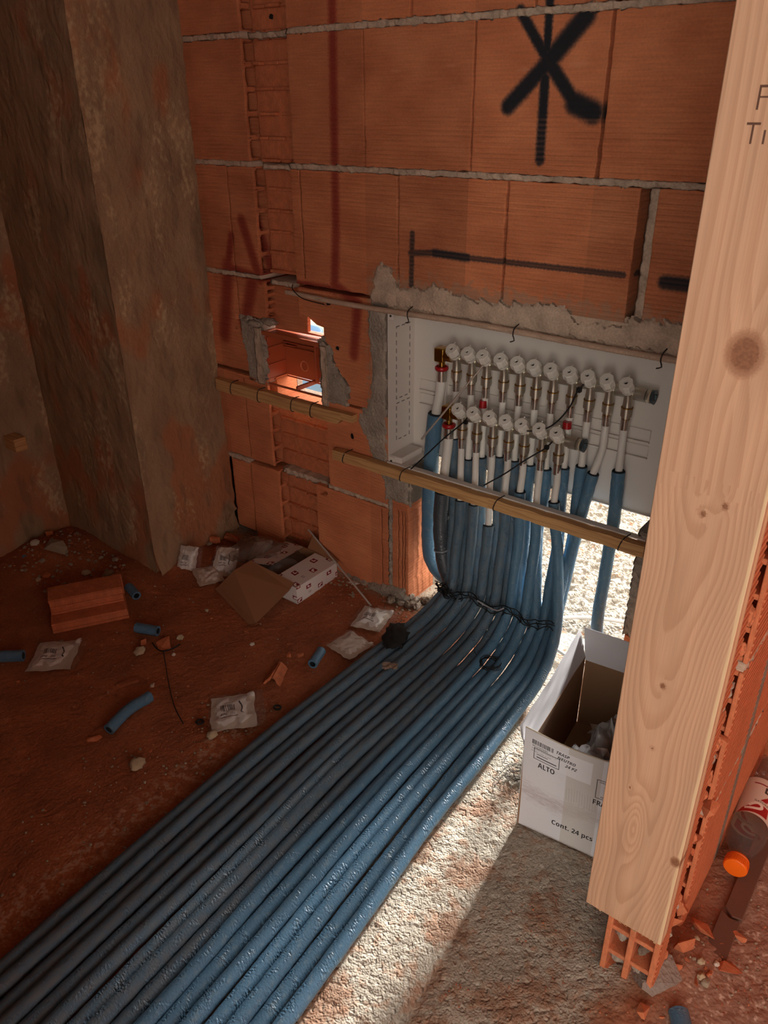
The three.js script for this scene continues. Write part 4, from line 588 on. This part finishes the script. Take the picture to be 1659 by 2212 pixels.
// ---------------------------------------------------------------- small printed box with its brown lid
{
  const t = thing('printed_box', 'small open cardboard box with red printed squares on white and a large brown lid flap', 'box', [.437, .001, .181], 0);
  const print = canvasTex(512, 256, (g, w, h) => { g.fillStyle = '#ddd5cf'; g.fillRect(0, 0, w, h); g.strokeStyle = '#bdb2ab'; g.lineWidth = 1.6; for (let y = 8; y < h; y += 17) { g.beginPath(); for (let x = 0; x <= w; x += 6) g.lineTo(x, y + 4 * Math.sin(x * .16)); g.stroke(); }
    const sq = (x, y, s, f) => { g.fillStyle = '#7d161c'; g.fillRect(x, y, s, s); g.fillStyle = '#e9e1db'; if (f) { g.fillRect(x + s * .3, y + s * .14, s * .22, s * .55); g.fillRect(x + s * .3, y + s * .5, s * .52, s * .22); } else { g.beginPath(); g.moveTo(x + s * .15, y + s * .86); g.lineTo(x + s * .15, y + s * .52); g.quadraticCurveTo(x + s * .2, y + s * .2, x + s * .86, y + s * .18); g.lineTo(x + s * .86, y + s * .42); g.quadraticCurveTo(x + s * .5, y + s * .45, x + s * .46, y + s * .86); g.fill(); } };
    sq(118, 60, 58, 1); sq(378, 50, 58, 1); sq(262, 150, 58, 0); sq(2, 186, 58, 0); sq(490, 140, 58, 0); sq(0, -20, 50, 1); g.fillStyle = '#6d5a5c'; g.fillRect(142, 168, 36, 5); g.fillRect(150, 180, 26, 4); g.fillRect(142, 192, 34, 4); });
  const pr = mat(0xffffff, .7, { map: print }), brown = mat(0x9a6a48, .85), inner = brown;
  const L = .158, Wd = .188, H = .050, th = .002; // x from -Wd to 0, z from -L to 0
  const wallM = (g, m, n = 'side_panel') => mesh(n, g, m, t);
  const right = new THREE.PlaneGeometry(L, H); right.rotateY(Math.PI / 2); right.translate(0, H / 2, -L / 2); const solid = (g, nx, ny, nz, d = th) => { const q = g.toNonIndexed(), p = q.attributes.position, b = q.clone(), bp = b.attributes.position; for (let i = 0; i < bp.count; i++) bp.setXYZ(i, bp.getX(i) - nx * d, bp.getY(i) - ny * d, bp.getZ(i) - nz * d); for (let i = 0; i < bp.count; i += 3) { const a = [0, 1, 2].map((k) => [bp.getX(i + k), bp.getY(i + k), bp.getZ(i + k)]); bp.setXYZ(i + 1, ...a[2]); bp.setXYZ(i + 2, ...a[1]); } b.computeVertexNormals(); return [q, b]; };
  mesh('side_panel', merge(solid(right, 1, 0, 0)), pr, t);
  const front = new THREE.PlaneGeometry(Wd, H); front.translate(-Wd / 2, H / 2, 0); { const u = front.attributes.uv; for (let i = 0; i < u.count; i++) u.setX(i, u.getX(i) * 1.15 - .1); } mesh('front_panel', merge(solid(front, 0, 0, 1)), pr, t);
  mesh('back_panel', rbox(-Wd, 0, 0, H + .006, -L - th, -L, .0008), brown, t); mesh('left_panel', rbox(-Wd - th, -Wd, 0, H, -L, 0, .0008), brown, t); mesh('bottom_panel', rbox(-Wd, 0, 0, th, -L, 0, .0008), inner, t);
  const flap = (pts, m, n) => { const [a, b, c2, d2] = pts.map((p) => V(...p)), g = new THREE.BufferGeometry(); const nv = b.clone().sub(a).cross(d2.clone().sub(a)).normalize(); g.setAttribute('position', new THREE.Float32BufferAttribute([a, b, c2, a, c2, d2].flatMap((v) => [v.x, v.y, v.z]), 3)); g.setAttribute('uv', new THREE.Float32BufferAttribute([0, 0, 1, 0, 1, 1, 0, 0, 1, 1, 0, 1], 2)); g.computeVertexNormals(); return mesh(n, merge(solid(g, nv.x, nv.y, nv.z, .0022)), m, t); };
  flap([[0, H, 0], [0, H, -L], [-.075, H + .006, -L + .004], [-.075, H + .006, -.006]], pr, 'top_flap');
  flap([[-.108, H + .020, -.022], [-.108, H + .020, -L + .016], [-Wd, H + .004, -L + .004], [-Wd, H + .004, -.01]], pr, 'top_flap');
  // lid: opened forward, bent over the front edge, its tip on the floor
  flap([[-.012, H - .002, .012], [-.012, H + .010, -.004], [-Wd + .008, H + .012, -.012], [-Wd - .002, H + .002, .04]], brown, 'lid_flap');
  flap([[-.022, .0035, .128], [-.012, H - .002, .012], [-Wd - .002, H + .002, .04], [-.222, .006, .072]], brown, 'lid_flap');
  flap([[-.036, .0012, .138], [-.022, .0035, .128], [-.222, .006, .072], [-.226, .0015, .082]], inner, 'lid_edge');
  flap([[0, H, -L], [.004, H + .004, -L - .004], [-.11, H + .034, -L - .026], [-.11, H + .004, -L - .002]], inner, 'back_flap');
}
// ---------------------------------------------------------------- large white box with folded-out flaps
{
  const front = canvasTex(1024, 1024, (g, w, h) => {
    g.fillStyle = '#dcdadd'; g.fillRect(0, 0, w, h); for (let k = 0; k < 2500; k++) { g.globalAlpha = .05; g.fillStyle = rnd() < .5 ? '#b9b2ae' : '#f2f1f4'; g.fillRect(rnd() * w, rnd() * h, 3 + rnd() * 30, 2 + rnd() * 8); } g.globalAlpha = 1;
    // rubbed brown scuff band, tape
    for (let k = 0; k < 2600; k++) { g.globalAlpha = .035; g.fillStyle = '#8d6a58'; const x = rnd() * w, y = 610 + 95 * (rnd() + rnd() + rnd() - 1.5) + 40 * Math.sin(x / 190); g.fillRect(x - 20, y, 20 + rnd() * 60, 3 + rnd() * 9); } g.globalAlpha = 1;
    g.fillStyle = 'rgba(190,180,168,.55)'; g.fillRect(392, 0, 290, h); g.strokeStyle = 'rgba(120,112,108,.35)'; g.lineWidth = 3; for (let k = 0; k < 12; k++) { g.beginPath(); const x = 405 + k * 23; g.moveTo(x, 380 + rnd() * 40); g.lineTo(x + 4, 520 + rnd() * 40); g.stroke(); }
    g.fillStyle = 'rgba(226,224,226,.9)'; g.fillRect(60, 60, 540, 220); g.fillStyle = '#2a292b'; let x = 72; while (x < 260) { const q = 2 + rnd() * 6; g.fillRect(x, 72, q, 44); x += q + 2 + rnd() * 6; }
    g.font = '26px sans-serif'; g.fillText('9012345680', 74, 142); g.fillStyle = '#6b686a'; g.font = '15px sans-serif'; g.fillText('RACCORDO TRASPARENTE 16 - 2,0', 70, 166); g.fillText('ART. 2045 - CONF. 24 PEZZI', 66, 190);
    g.strokeStyle = '#3b393b'; g.lineWidth = 6; g.strokeRect(96, 150, 226, 106); g.fillStyle = '#3b393b'; g.fillRect(120, 226, 180, 10); g.fillRect(120, 200, 100, 6);
    g.fillStyle = '#161517'; g.font = 'bold 72px sans-serif'; g.save(); g.translate(138, 332); g.scale(.86, 1); g.fillText('ALTO', 0, 0); g.restore();
    g.save(); g.translate(282, 104); g.rotate(.03); g.font = 'italic bold 40px sans-serif'; g.fillText('TRASP', 0, 0); g.fillText('NEUTRO', 18, 46); g.fillText('24 PZ', 92, 94); g.restore();
    g.strokeRect(650, 196, 300, 190); g.font = 'bold 17px sans-serif'; g.fillText('CONSERVARE', 668, 222); g.fillText('- 1 kg', 710, 266); g.fillText('- 1 m', 710, 300); g.fillText('PIANO', 690, 372); g.font = 'bold 72px sans-serif'; g.save(); g.translate(630, 462); g.scale(.86, 1); g.fillText('FRAGILE', 0, 0); g.restore();
    g.font = 'bold 66px sans-serif'; g.fillText('Cont. 24 pcs', 300, 868);
  });
  const t = thing('open_carton', 'large white open carton with printed front standing beside the pine board', 'carton', [1.239, .002, .450], .105);
  const W = .20, D = .305, H = .172, e = .0032; // x to the right, z to the back is negative
  const white = mat(0xd6d4d6, .72), kraft = mat(0x9a7656, .9);
  const fm = mat(0xffffff, .68, { map: front });
  { // front with its flap standing up, drooping towards the right
    const g = new THREE.PlaneGeometry(W, H + .052, 20, 20), p = g.attributes.position; for (let i = 0; i < p.count; i++) { const x = p.getX(i) + W / 2, y = p.getY(i) + (H + .052) / 2, k = ss(.15, 1, y / (H + .052)); p.setXYZ(i, x - .004 * k * (1 - x / W), y - .006 * k * Math.sin(x / W * 3.1), .0 + .003 * Math.sin(x * 20) * k); }
    g.computeVertexNormals(); mesh('front_panel', g, fm, t); const b = g.clone(); b.translate(0, 0, -e); const p2 = b.attributes.position; b.index.array.reverse(); b.computeVertexNormals(); mesh('front_lining', b, white, t);
    mesh('front_edge', sweep(Array.from({ length: 21 }, (_, i) => { const k = i; return V(p.getX(k), p.getY(k), p.getZ(k) - e / 2); }), e / 2, 6), mat(0xc9bda8, .85), t);
  }
  mesh('left_panel', [rbox(-e, 0, 0, H, -D, 0, .001)], kraft, t); mesh('left_skin', rbox(-e - .001, -e, 0, H, -D, 0, .0004), white, t);
  mesh('right_panel', rbox(W - e, W, 0, H, -D, -.004, .001), kraft, t); mesh('back_panel', rbox(0, W, 0, H, -D - e, -D, .001), kraft, t); mesh('bottom_panel', rbox(0, W, 0, e, -D, 0, .001), kraft, t);
  const leaf = (a, b, c2, d2, n) => { const A = [a, b, c2, d2].map((p) => V(...p)), g = new THREE.PlaneGeometry(1, 1, 12, 8), p = g.attributes.position, u = g.attributes.uv; const nv = A[1].clone().sub(A[0]).cross(A[3].clone().sub(A[0])).normalize(); for (let i = 0; i < p.count; i++) { const s = u.getX(i), v = u.getY(i), q = A[0].clone().lerp(A[1], s).lerp(A[3].clone().lerp(A[2], s), v).addScaledVector(nv, .0012 * n2(s * 5, v * 4) + .0025 * Math.sin(s * 3) * v); p.setXYZ(i, q.x, q.y, q.z); } g.computeVertexNormals(); const k = g.clone(); k.translate(nv.x * -.0026, nv.y * -.0026, nv.z * -.0026); k.index.array.reverse(); k.computeVertexNormals(); return mesh(n, [g, k], white, t); };
  leaf([-.001, H, -.004], [-.001, H, -D], [-.020, H + .052, -D - .010], [-.012, H + .050, .0], 'left_flap');
  leaf([0, H - .006, -D + .004], [W, H - .006, -D + .004], [W, H + .044, -D - .026], [-.016, H + .051, -D - .022], 'back_flap');
  // contents
  const bag = (w, d, h, ph) => { const g = sheet(w, d, 24, 18, (u, v) => { const q = Math.min(u, 1 - u, v, 1 - v), k = Math.abs(n2(u * 3 + ph, v * 3)); return [.01 * n2(u * 4, v * 4 + ph), h * ss(0, .35, q) * (.6 + .7 * k) + .008 * fbm(u * 7 + ph, v * 7, 2), .01 * n2(u * 4 + ph, v * 4)]; }); return g; };
  const put = (g, lx, ly, lz) => { g.translate(lx, ly, lz); g.rotateY(.105); g.translate(1.239, .002, .450); return g; };
  tag(mesh('plastic_bag', put(bag(.13, .14, .09, 2), .120, .080, -.160), phys({ color: 0xcfcac4, roughness: .14, transmission: .55, thickness: 0, side: THREE.DoubleSide })), 'crumpled shiny clear bag inside the large white carton', 'bag');
  tag(mesh('plastic_bag', put(bag(.14, .085, .06, 8), .105, .112, -.060), phys({ color: 0xcfcfcf, roughness: .3, transmission: .3, thickness: 0, side: THREE.DoubleSide })), 'milky plastic bag at the front inside the large white carton', 'bag');
}
// ---------------------------------------------------------------- bottle
{
  const A = V(1.578, .029, .335), B = V(1.560, .036, .06), dir = B.clone().sub(A), len = .262;
  const t = thing('plastic_bottle', 'empty clear plastic bottle with an orange cap lying at the foot of the partition', 'bottle', [A.x, A.y, A.z]);
  const q = new THREE.Quaternion().setFromUnitVectors(V(0, 1, 0), dir.clone().normalize()); t.quaternion.copy(q);
  const lathe = (pr, n = 40) => new THREE.LatheGeometry(pr.map((p) => new THREE.Vector2(...p)), n);
  const shell = [[.0125, .012], [.0125, .022], [.0150, .030], [.0235, .048], [.0300, .066], [.0325, .082], [.0325, .094], [.0305, .099], [.0300, .102], [.0300, .19], [.0322, .197], [.0325, .21], [.0318, .24], [.0285, .258], [.012, .262], [.0001, .258]];
  mesh('clear_body', lathe(shell), phys({ color: 0xe6ddd6, roughness: .06, transmission: .94, thickness: 0, ior: 1.5, side: THREE.DoubleSide }), t);
  const lab = canvasTex(512, 256, (g, w, h) => { g.fillStyle = '#d8c6b6'; g.fillRect(0, 0, w, h); for (const o of [0, 256]) { g.save(); g.translate(o, 0); g.fillStyle = '#a0151b'; g.beginPath(); g.moveTo(10, 256); g.lineTo(150, 236); g.lineTo(146, 176); g.lineTo(96, 176); g.lineTo(30, 226); g.fill(); g.beginPath(); g.moveTo(96, 150); g.lineTo(124, 150); g.lineTo(196, 34); g.lineTo(180, 40); g.fill(); g.strokeStyle = '#e9dccd'; g.lineWidth = 15; g.beginPath(); g.moveTo(40, 226); g.quadraticCurveTo(124, 214, 110, 184); g.quadraticCurveTo(90, 160, 56, 206); g.stroke(); g.fillStyle = '#3b3230'; g.fillRect(104, 52, 42, 40); g.fillStyle = '#e9dccd'; g.font = 'bold 34px serif'; g.fillText('G', 111, 84); g.fillStyle = '#6f6256'; g.font = 'bold 17px sans-serif'; g.fillText('GATORADE', 72, 168); g.fillStyle = '#8c2226'; g.fillRect(50, 38, 100, 8); g.restore(); } });
  const l = new THREE.CylinderGeometry(.0307, .0307, .092, 40, 1, true); l.rotateY(2.2); l.translate(0, .147, 0); { const u = l.attributes.uv; for (let i = 0; i < u.count; i++) u.setY(i, u.getY(i)); } mesh('label', l, mat(0xffffff, .5, { map: lab, side: THREE.DoubleSide }), t);
  const cap = [lathe([[.0001, -.002], [.0168, -.002], [.0188, .0005], [.0190, .013], [.0182, .014], [.0145, .014]]), lathe([[.0145, .0145], [.0186, .0148], [.0186, .0185], [.0135, .0185]])]; for (let k = 0; k < 40; k++) { const b = box(-.0008, .0008, .001, .013, .0186, .0194); b.rotateY(k * Math.PI / 20); cap.push(b); }
  mesh('cap', cap, phys({ color: 0xf06a12, roughness: .38 }), t);
}
// ---------------------------------------------------------------- blue offcuts, rings, ties and rods on the dirt
function offcut(label, a, b, r = .0125, bend = 0) {
  const A = V(...a), B = V(...b), m = A.clone().lerp(B, .5); m.y += Math.abs(bend) * .2; m.x += bend * (B.z - A.z); m.z -= bend * (B.x - A.x);
  const t = thing('pipe_offcut', label, 'pipe offcut', [A.x, A.y, A.z]), o = A.clone().negate(), mv = (g) => { g.translate(o.x, o.y, o.z); return g; };
  const cv = [A, m, B]; mesh('sleeve', mv(sweep(cv, r, 18, { inner: r * .62, innerEnd: r * .62, wobble: .05 })), film, t);
  const bore = sweep(cv, r * .62, 16, { cap: false }); bore.index.array.reverse(); const bn = bore.attributes.normal; for (let i = 0; i < bn.array.length; i++) bn.array[i] *= -1; mesh('bore', mv(bore), foamEnd, t); return t;
}
offcut('short blue pipe offcut behind the brick chips at the upper left of the dirt', [.203, .0125, .508], [.258, .0125, .485], .0125);
offcut('short blue pipe offcut standing out near the pipe bundle, open end facing the camera', [.646, .0125, .350], [.628, .0125, .300], .0115);
offcut('long slightly bent blue pipe offcut in the middle of the dirt', [.457, .0125, .764], [.440, .0125, .648], .0125, .03);
offcut('dark blue pipe offcut beside the packet at the far left', [.085, .0125, .738], [-.02, .0125, .83], .0135);
offcut('dim blue pipe offcut behind the broken hollow brick', [.085, .012, .420], [.035, .014, .408], .012);
offcut('blue pipe offcut lying in the lower right corner in front of the partition', [1.585, .014, .612], [1.640, .014, .70], .014);
offcut('dark blue pipe offcut in the shade at the foot of the left wall', [-.33, .012, .50], [-.25, .014, .40], .012);
for (const [x, z, l] of [[.580, .628, 'black rubber ring at the corner of the packet'], [.678, .497, 'black rubber ring lying alone near the pipe bundle']]) { const g = new THREE.TorusGeometry(.0072, .0023, 8, 22); g.rotateX(Math.PI / 2 - .15); g.translate(x, .004, z); tag(mesh('rubber_ring', g, mat(0x0e0c0c, .6)), l, 'ring'); }
tag(mesh('cable_tie', [strap([[.325, .006, .523], [.36, .004, .545], [.43, .003, .59], [.50, .003, .63], [.555, .003, .652]], .0019), strap([[.285, .012, .523], [.305, .007, .527], [.325, .006, .523], [.338, .009, .505], [.345, .014, .487]], .0022)], mat(0x15100e, .6)), 'black Y-shaped cable tie lying on the dirt in front of the brick chips', 'cable tie');
tag(mesh('plastic_rod', sweep([V(.304, .094, -.012), V(.40, .066, .017), V(.50, .036, .046), V(.596, .004, .074)], .0026, 8), mat(0xb5a99e, .55)), 'thin white plastic rod leaning over the corner of the small printed box', 'rod');
{ const l = []; for (let k = 0; k < 7; k++) { const p = [], cx = 1.165 + rr(-.02, .02), cz = .36 + rr(-.03, .03), r = rr(.012, .032); for (let a = 0; a <= 12; a++) { const q = a / 12 * rr(3, 6) + k * 1.1; p.push([cx + r * Math.cos(q), .005 + .004 * Math.sin(q + k), cz + r * 1.3 * Math.sin(q)]); } l.push(wire(p, .0006, 4)); } tag(mesh('wire_tangle', l, mat(0x4d443c, .6, { metalness: .3 })), 'loose tangle of thin wire on the pale concrete beside the open carton', 'wire'); }
// ---------------------------------------------------------------- rubble
const terra = [0, 1, 2].map((k) => mat(new THREE.Color().setRGB(...[[.80, .76, .74], [.92, .88, .85], [.68, .64, .62]][k]), .92, { map: clayMap, bumpMap: clayBump, bumpScale: .001 }));
const stoneM = [mat(0xb7a384, .9), mat(0x9a8a74, .92), mat(0xcabfae, .9)];
{ // broken hollow brick
  const t = thing('broken_brick', 'broken half of a hollow terracotta brick lying on the dirt at the left', 'brick', [.046, -.001, .640], 1.04);
  const l = [rbox(0, .182, 0, .008, -.115, 0, .002), rbox(0, .182, .008, .022, -.010, 0, .003), rbox(0, .180, .020, .027, -.05, -.002, .002), rbox(.002, .178, .022, .066, -.052, -.044, .003), rbox(.0, .178, .060, .068, -.115, -.046, .003), rbox(.0, .182, .0, .066, -.118, -.110, .003), rbox(.0, .178, .0, .064, -.082, -.075, .002)];
  mesh('body', l.map((g) => uvBox(g)), mat(new THREE.Color(.92, .84, .8), .92, { map: clayMap, bumpMap: clayBump, bumpScale: .002 }), t);
  mesh('inner_rib', [rbox(.004, .178, .030, .034, -.047, -.040, .002), rbox(.004, .178, .046, .050, -.047, -.040, .002)].map((g) => uvBox(g)), clay, t);
}
const chunk = (name, label, cat, g, x, z, m, grp, y = 0, rot) => { g.rotateY(rot ?? rr(0, 6)); g.computeBoundingBox(); g.translate(x, y + floorY(x, z) - .001 - g.boundingBox.min.y, z); return tag(mesh(name, uvBox(g), m), label, cat, grp); };
chunk('brick_chip', 'large angular terracotta chip beside the short blue offcut', 'brick chip', shard(.042, .024, .034, 12), .306, .508, terra[1]);
chunk('brick_chip', 'small upright terracotta chip touching the pale round stone', 'brick chip', shard(.020, .022, .016, 10), .262, .530, terra[1]);
chunk('pale_stone', 'pale rounded stone in front of the small upright terracotta chip', 'stone', pebble(.028, .016, .024), .279, .556, stoneM[0]);
chunk('pale_stone', 'small pale stone above the black cable tie', 'stone', pebble(.018, .011, .014), .312, .462, stoneM[0]);
chunk('pale_stone', 'pale stone between the packet and the pipe bundle', 'stone', pebble(.024, .014, .018), .632, .640, stoneM[0]);
chunk('pale_stone', 'yellowish stone lying alone in the lower middle of the dirt', 'stone', pebble(.030, .020, .028), .579, .785, stoneM[0]);
chunk('brick_shard', 'hollow bent terracotta shard standing open between the packet and the short blue offcut', 'brick shard', (() => { const l = []; for (const s of [-1, 1]) { const b = new THREE.BoxGeometry(.005, .026, .06, 1, 3, 6); b.rotateZ(s * .75); b.translate(s * .010, .012, 0); l.push(b); } const m = merge(l), p = m.attributes.position; for (let i = 0; i < p.count; i++) { const k = p.getZ(i) > 0 ? 1 : 1 - .25 * Math.abs(n2(p.getX(i) * 80, 2)); p.setXYZ(i, p.getX(i) * k, p.getY(i) * k, p.getZ(i) + .004 * n2(p.getX(i) * 90, p.getY(i) * 90)); } m.computeVertexNormals(); return m; })(), .596, .418, terra[1], undefined, 0, .45);
chunk('brick_chip', 'flat dark red terracotta chip left of the long blue offcut', 'brick chip', shard(.052, .012, .040, 12), .352, .640, terra[2], undefined, 0, .6);
chunk('brick_chip', 'small flat terracotta chip touching the dark red one', 'brick chip', shard(.030, .008, .022, 10), .392, .612, terra[2]);
chunk('brick_chip', 'triangular terracotta chip at the lower end of the long blue offcut', 'brick chip', shard(.034, .010, .018, 9), .442, .790, terra[1]);
chunk('brick_chip', 'terracotta chip right of the bent shard, above the short blue offcut', 'brick chip', shard(.022, .012, .014, 9), .565, .345, terra[1]);
chunk('brick_chip', 'small terracotta chip left of the short blue offcut near the bundle', 'brick chip', shard(.020, .010, .012, 9), .590, .332, terra[0]);
chunk('brick_chip', 'terracotta slab piece lying against the foot of the wall behind the plastic wrap', 'brick chip', shard(.07, .022, .035, 12), .062, .058, terra[0], undefined, .012, .2);
chunk('brick_chip', 'upright broken terracotta piece leaning at the corner of the pillar and the wall', 'brick chip', shard(.032, .048, .026, 12), .040, .110, terra[1], undefined, .006, .3);
chunk('grey_lump', 'grey mortar lump lying on the rubble heap at the left wall', 'mortar lump', shard(.075, .034, .045, 13), -.255, .430, stoneM[1], undefined, 0, .4);
chunk('grey_lump', 'grey flat stone beside the broken hollow brick, near the pillar', 'mortar lump', pebble(.034, .014, .022), -.06, .405, stoneM[1]);
chunk('concrete_lump', 'large grey concrete lump under the front corner of the partition', 'concrete lump', shard(.085, .045, .08, 16), 1.536, .580, mat(0x8d7f74, .95, { bumpMap: cemBump, bumpScale: .003 }), undefined, -.02, .5);
chunk('brick_chip', 'orange triangular terracotta chip beside the partition near the thin strip', 'brick chip', shard(.040, .016, .026, 10), 1.572, .462, terra[1], undefined, 0, .2);
chunk('brick_chip', 'orange terracotta chip leaning on the foot of the partition end', 'brick chip', shard(.034, .03, .024, 10), 1.562, .520, terra[1], undefined, 0, .9);
chunk('brick_chip', 'square pink terracotta chip right of the broken strip', 'brick chip', shard(.024, .012, .018, 10), 1.618, .435, terra[1], undefined, 0, .3);
chunk('brick_chip', 'flat pink terracotta chip below the square one at the right edge', 'brick chip', shard(.038, .012, .020, 10), 1.622, .500, terra[1], undefined, 0, .5);
chunk('brick_chip', 'upright terracotta chip in front of the grey concrete lump', 'brick chip', shard(.022, .018, .018, 10), 1.545, .642, terra[1]);
// flat dark strips beside the partition, snapped in two
for (const [lab, pts] of [['dark flat strip lying beside the partition under the bottle cap', [[1.585, .22], [1.612, .22], [1.613, .405], [1.60, .408], [1.586, .395]]], ['shorter broken end of the dark flat strip, nearer the camera', [[1.583, .408], [1.597, .415], [1.612, .412], [1.614, .494], [1.584, .486]]]]) {
  const s = new THREE.Shape(pts.map(([x, z]) => new THREE.Vector2(x, -z))), g = new THREE.ExtrudeGeometry(s, { depth: .0045, bevelEnabled: true, bevelSize: .001, bevelThickness: .001, bevelSegments: 1 }); g.rotateX(-Math.PI / 2); g.translate(0, .002, 0); tag(mesh('flat_strip', uvBox(g), mat(0x6e4a3a, .8, { bumpMap: clayBump, bumpScale: .0006 })), lab, 'strip');
}
tag(mesh('wood_block', uvBox(rbox(-.402, -.345, .315, .352, .405, .44, .002)), battenMat), 'pale wooden block end sticking out of the left wall', 'block');
// individually visible crumbs, then the uncountable rest
const spots = [];
const scatter = (n, fx, fz, fs, kind, label, cat, grp) => { for (let k = 0; k < n; k++) { const x = fx(), z = fz(), s = fs(); spots.push([x, z]); const stone = kind === 'stone' || (kind === 'mixed' && rnd() < .3); const g = stone ? pebble(s, s * .6, s * .8) : shard(s, s * .5, s * .7, 9); chunk(stone ? 'small_stone' : 'brick_crumb', stone ? label[1] : label[0], stone ? 'stone' : 'brick chip', g, x, z, stone ? stoneM[Math.floor(rnd() * 3)] : terra[Math.floor(rnd() * 3)], stone ? grp[1] : grp[0]); } };
scatter(34, () => rr(-.05, .68), () => rr(.25, .80), () => rr(.006, .013), 'mixed', ['small terracotta crumb scattered on the dirt left of the pipe bundle', 'small pale stone scattered on the dirt left of the pipe bundle'], '', ['terracotta crumbs on the dirt', 'small stones on the dirt']);
scatter(16, () => rr(-.36, -.08), () => rr(.34, .54), () => rr(.010, .026), 'mixed', ['terracotta crumb in the rubble heap between left wall and pillar', 'stone in the rubble heap between left wall and pillar'], '', ['crumbs of the rubble heap', 'stones of the rubble heap']);
scatter(22, () => rr(1.552, 1.61), () => rr(.40, .68), () => rr(.006, .015), 'mixed', ['terracotta crumb on the ground along the right side of the partition', 'small stone on the ground along the right side of the partition'], '', ['crumbs beside the partition', 'stones beside the partition']);
scatter(12, () => rr(.0, .12), () => rr(.02, .24), () => rr(.010, .022), 'mixed', ['terracotta crumb in the corner between pillar and brick wall', 'small stone in the corner between pillar and brick wall'], '', ['crumbs in the pillar corner', 'stones in the pillar corner']);
{
  const gS = shard(1, .6, .8, 9), gP = pebble(1, .6, .8); gP.deleteAttribute('uv'); gS.deleteAttribute('uv');
  const im = (name, geo, m, n, place, label) => { const q = new THREE.InstancedMesh(geo, m, n), o = new THREE.Object3D(); for (let k = 0; k < n; k++) { const [x, z, s] = place(); o.position.set(x, floorY(x, z) - s * .12, z); o.rotation.set(rr(-.5, .5), rr(0, 6), rr(-.5, .5)); o.scale.setScalar(s); o.updateMatrix(); q.setMatrixAt(k, o.matrix); } q.castShadow = q.receiveShadow = true; q.name = numbered(name); scene.add(q); tag(q, label, 'gravel', null, 'stuff'); };
  const pick = () => { const r = rnd(); if (r < .34) return [rr(-.35, .70), rr(.05, 1.0), rr(.0015, .005)]; if (r < .46) return [rr(.52, .73), rr(.55, 1.15), rr(.002, .007)]; if (r < .56) return [rr(-.38, -.05), rr(.33, .55), rr(.004, .012)]; if (r < .82) return [rr(1.545, 1.75), rr(.05, .75), rr(.0015, .005)]; if (r < .92) return [rr(.3, .7), rr(0, .09), rr(.003, .009)]; return [rr(1.30, 1.53), rr(.50, .80), rr(.0015, .0045)]; };
  im('brick_grit', gS, terra[0], 2600, pick, 'fine terracotta grit spread over the dirt floor'); im('pale_grit', gP, stoneM[1], 900, pick, 'fine pale grit spread over the dirt floor');
}
renderer.render(scene, camera);
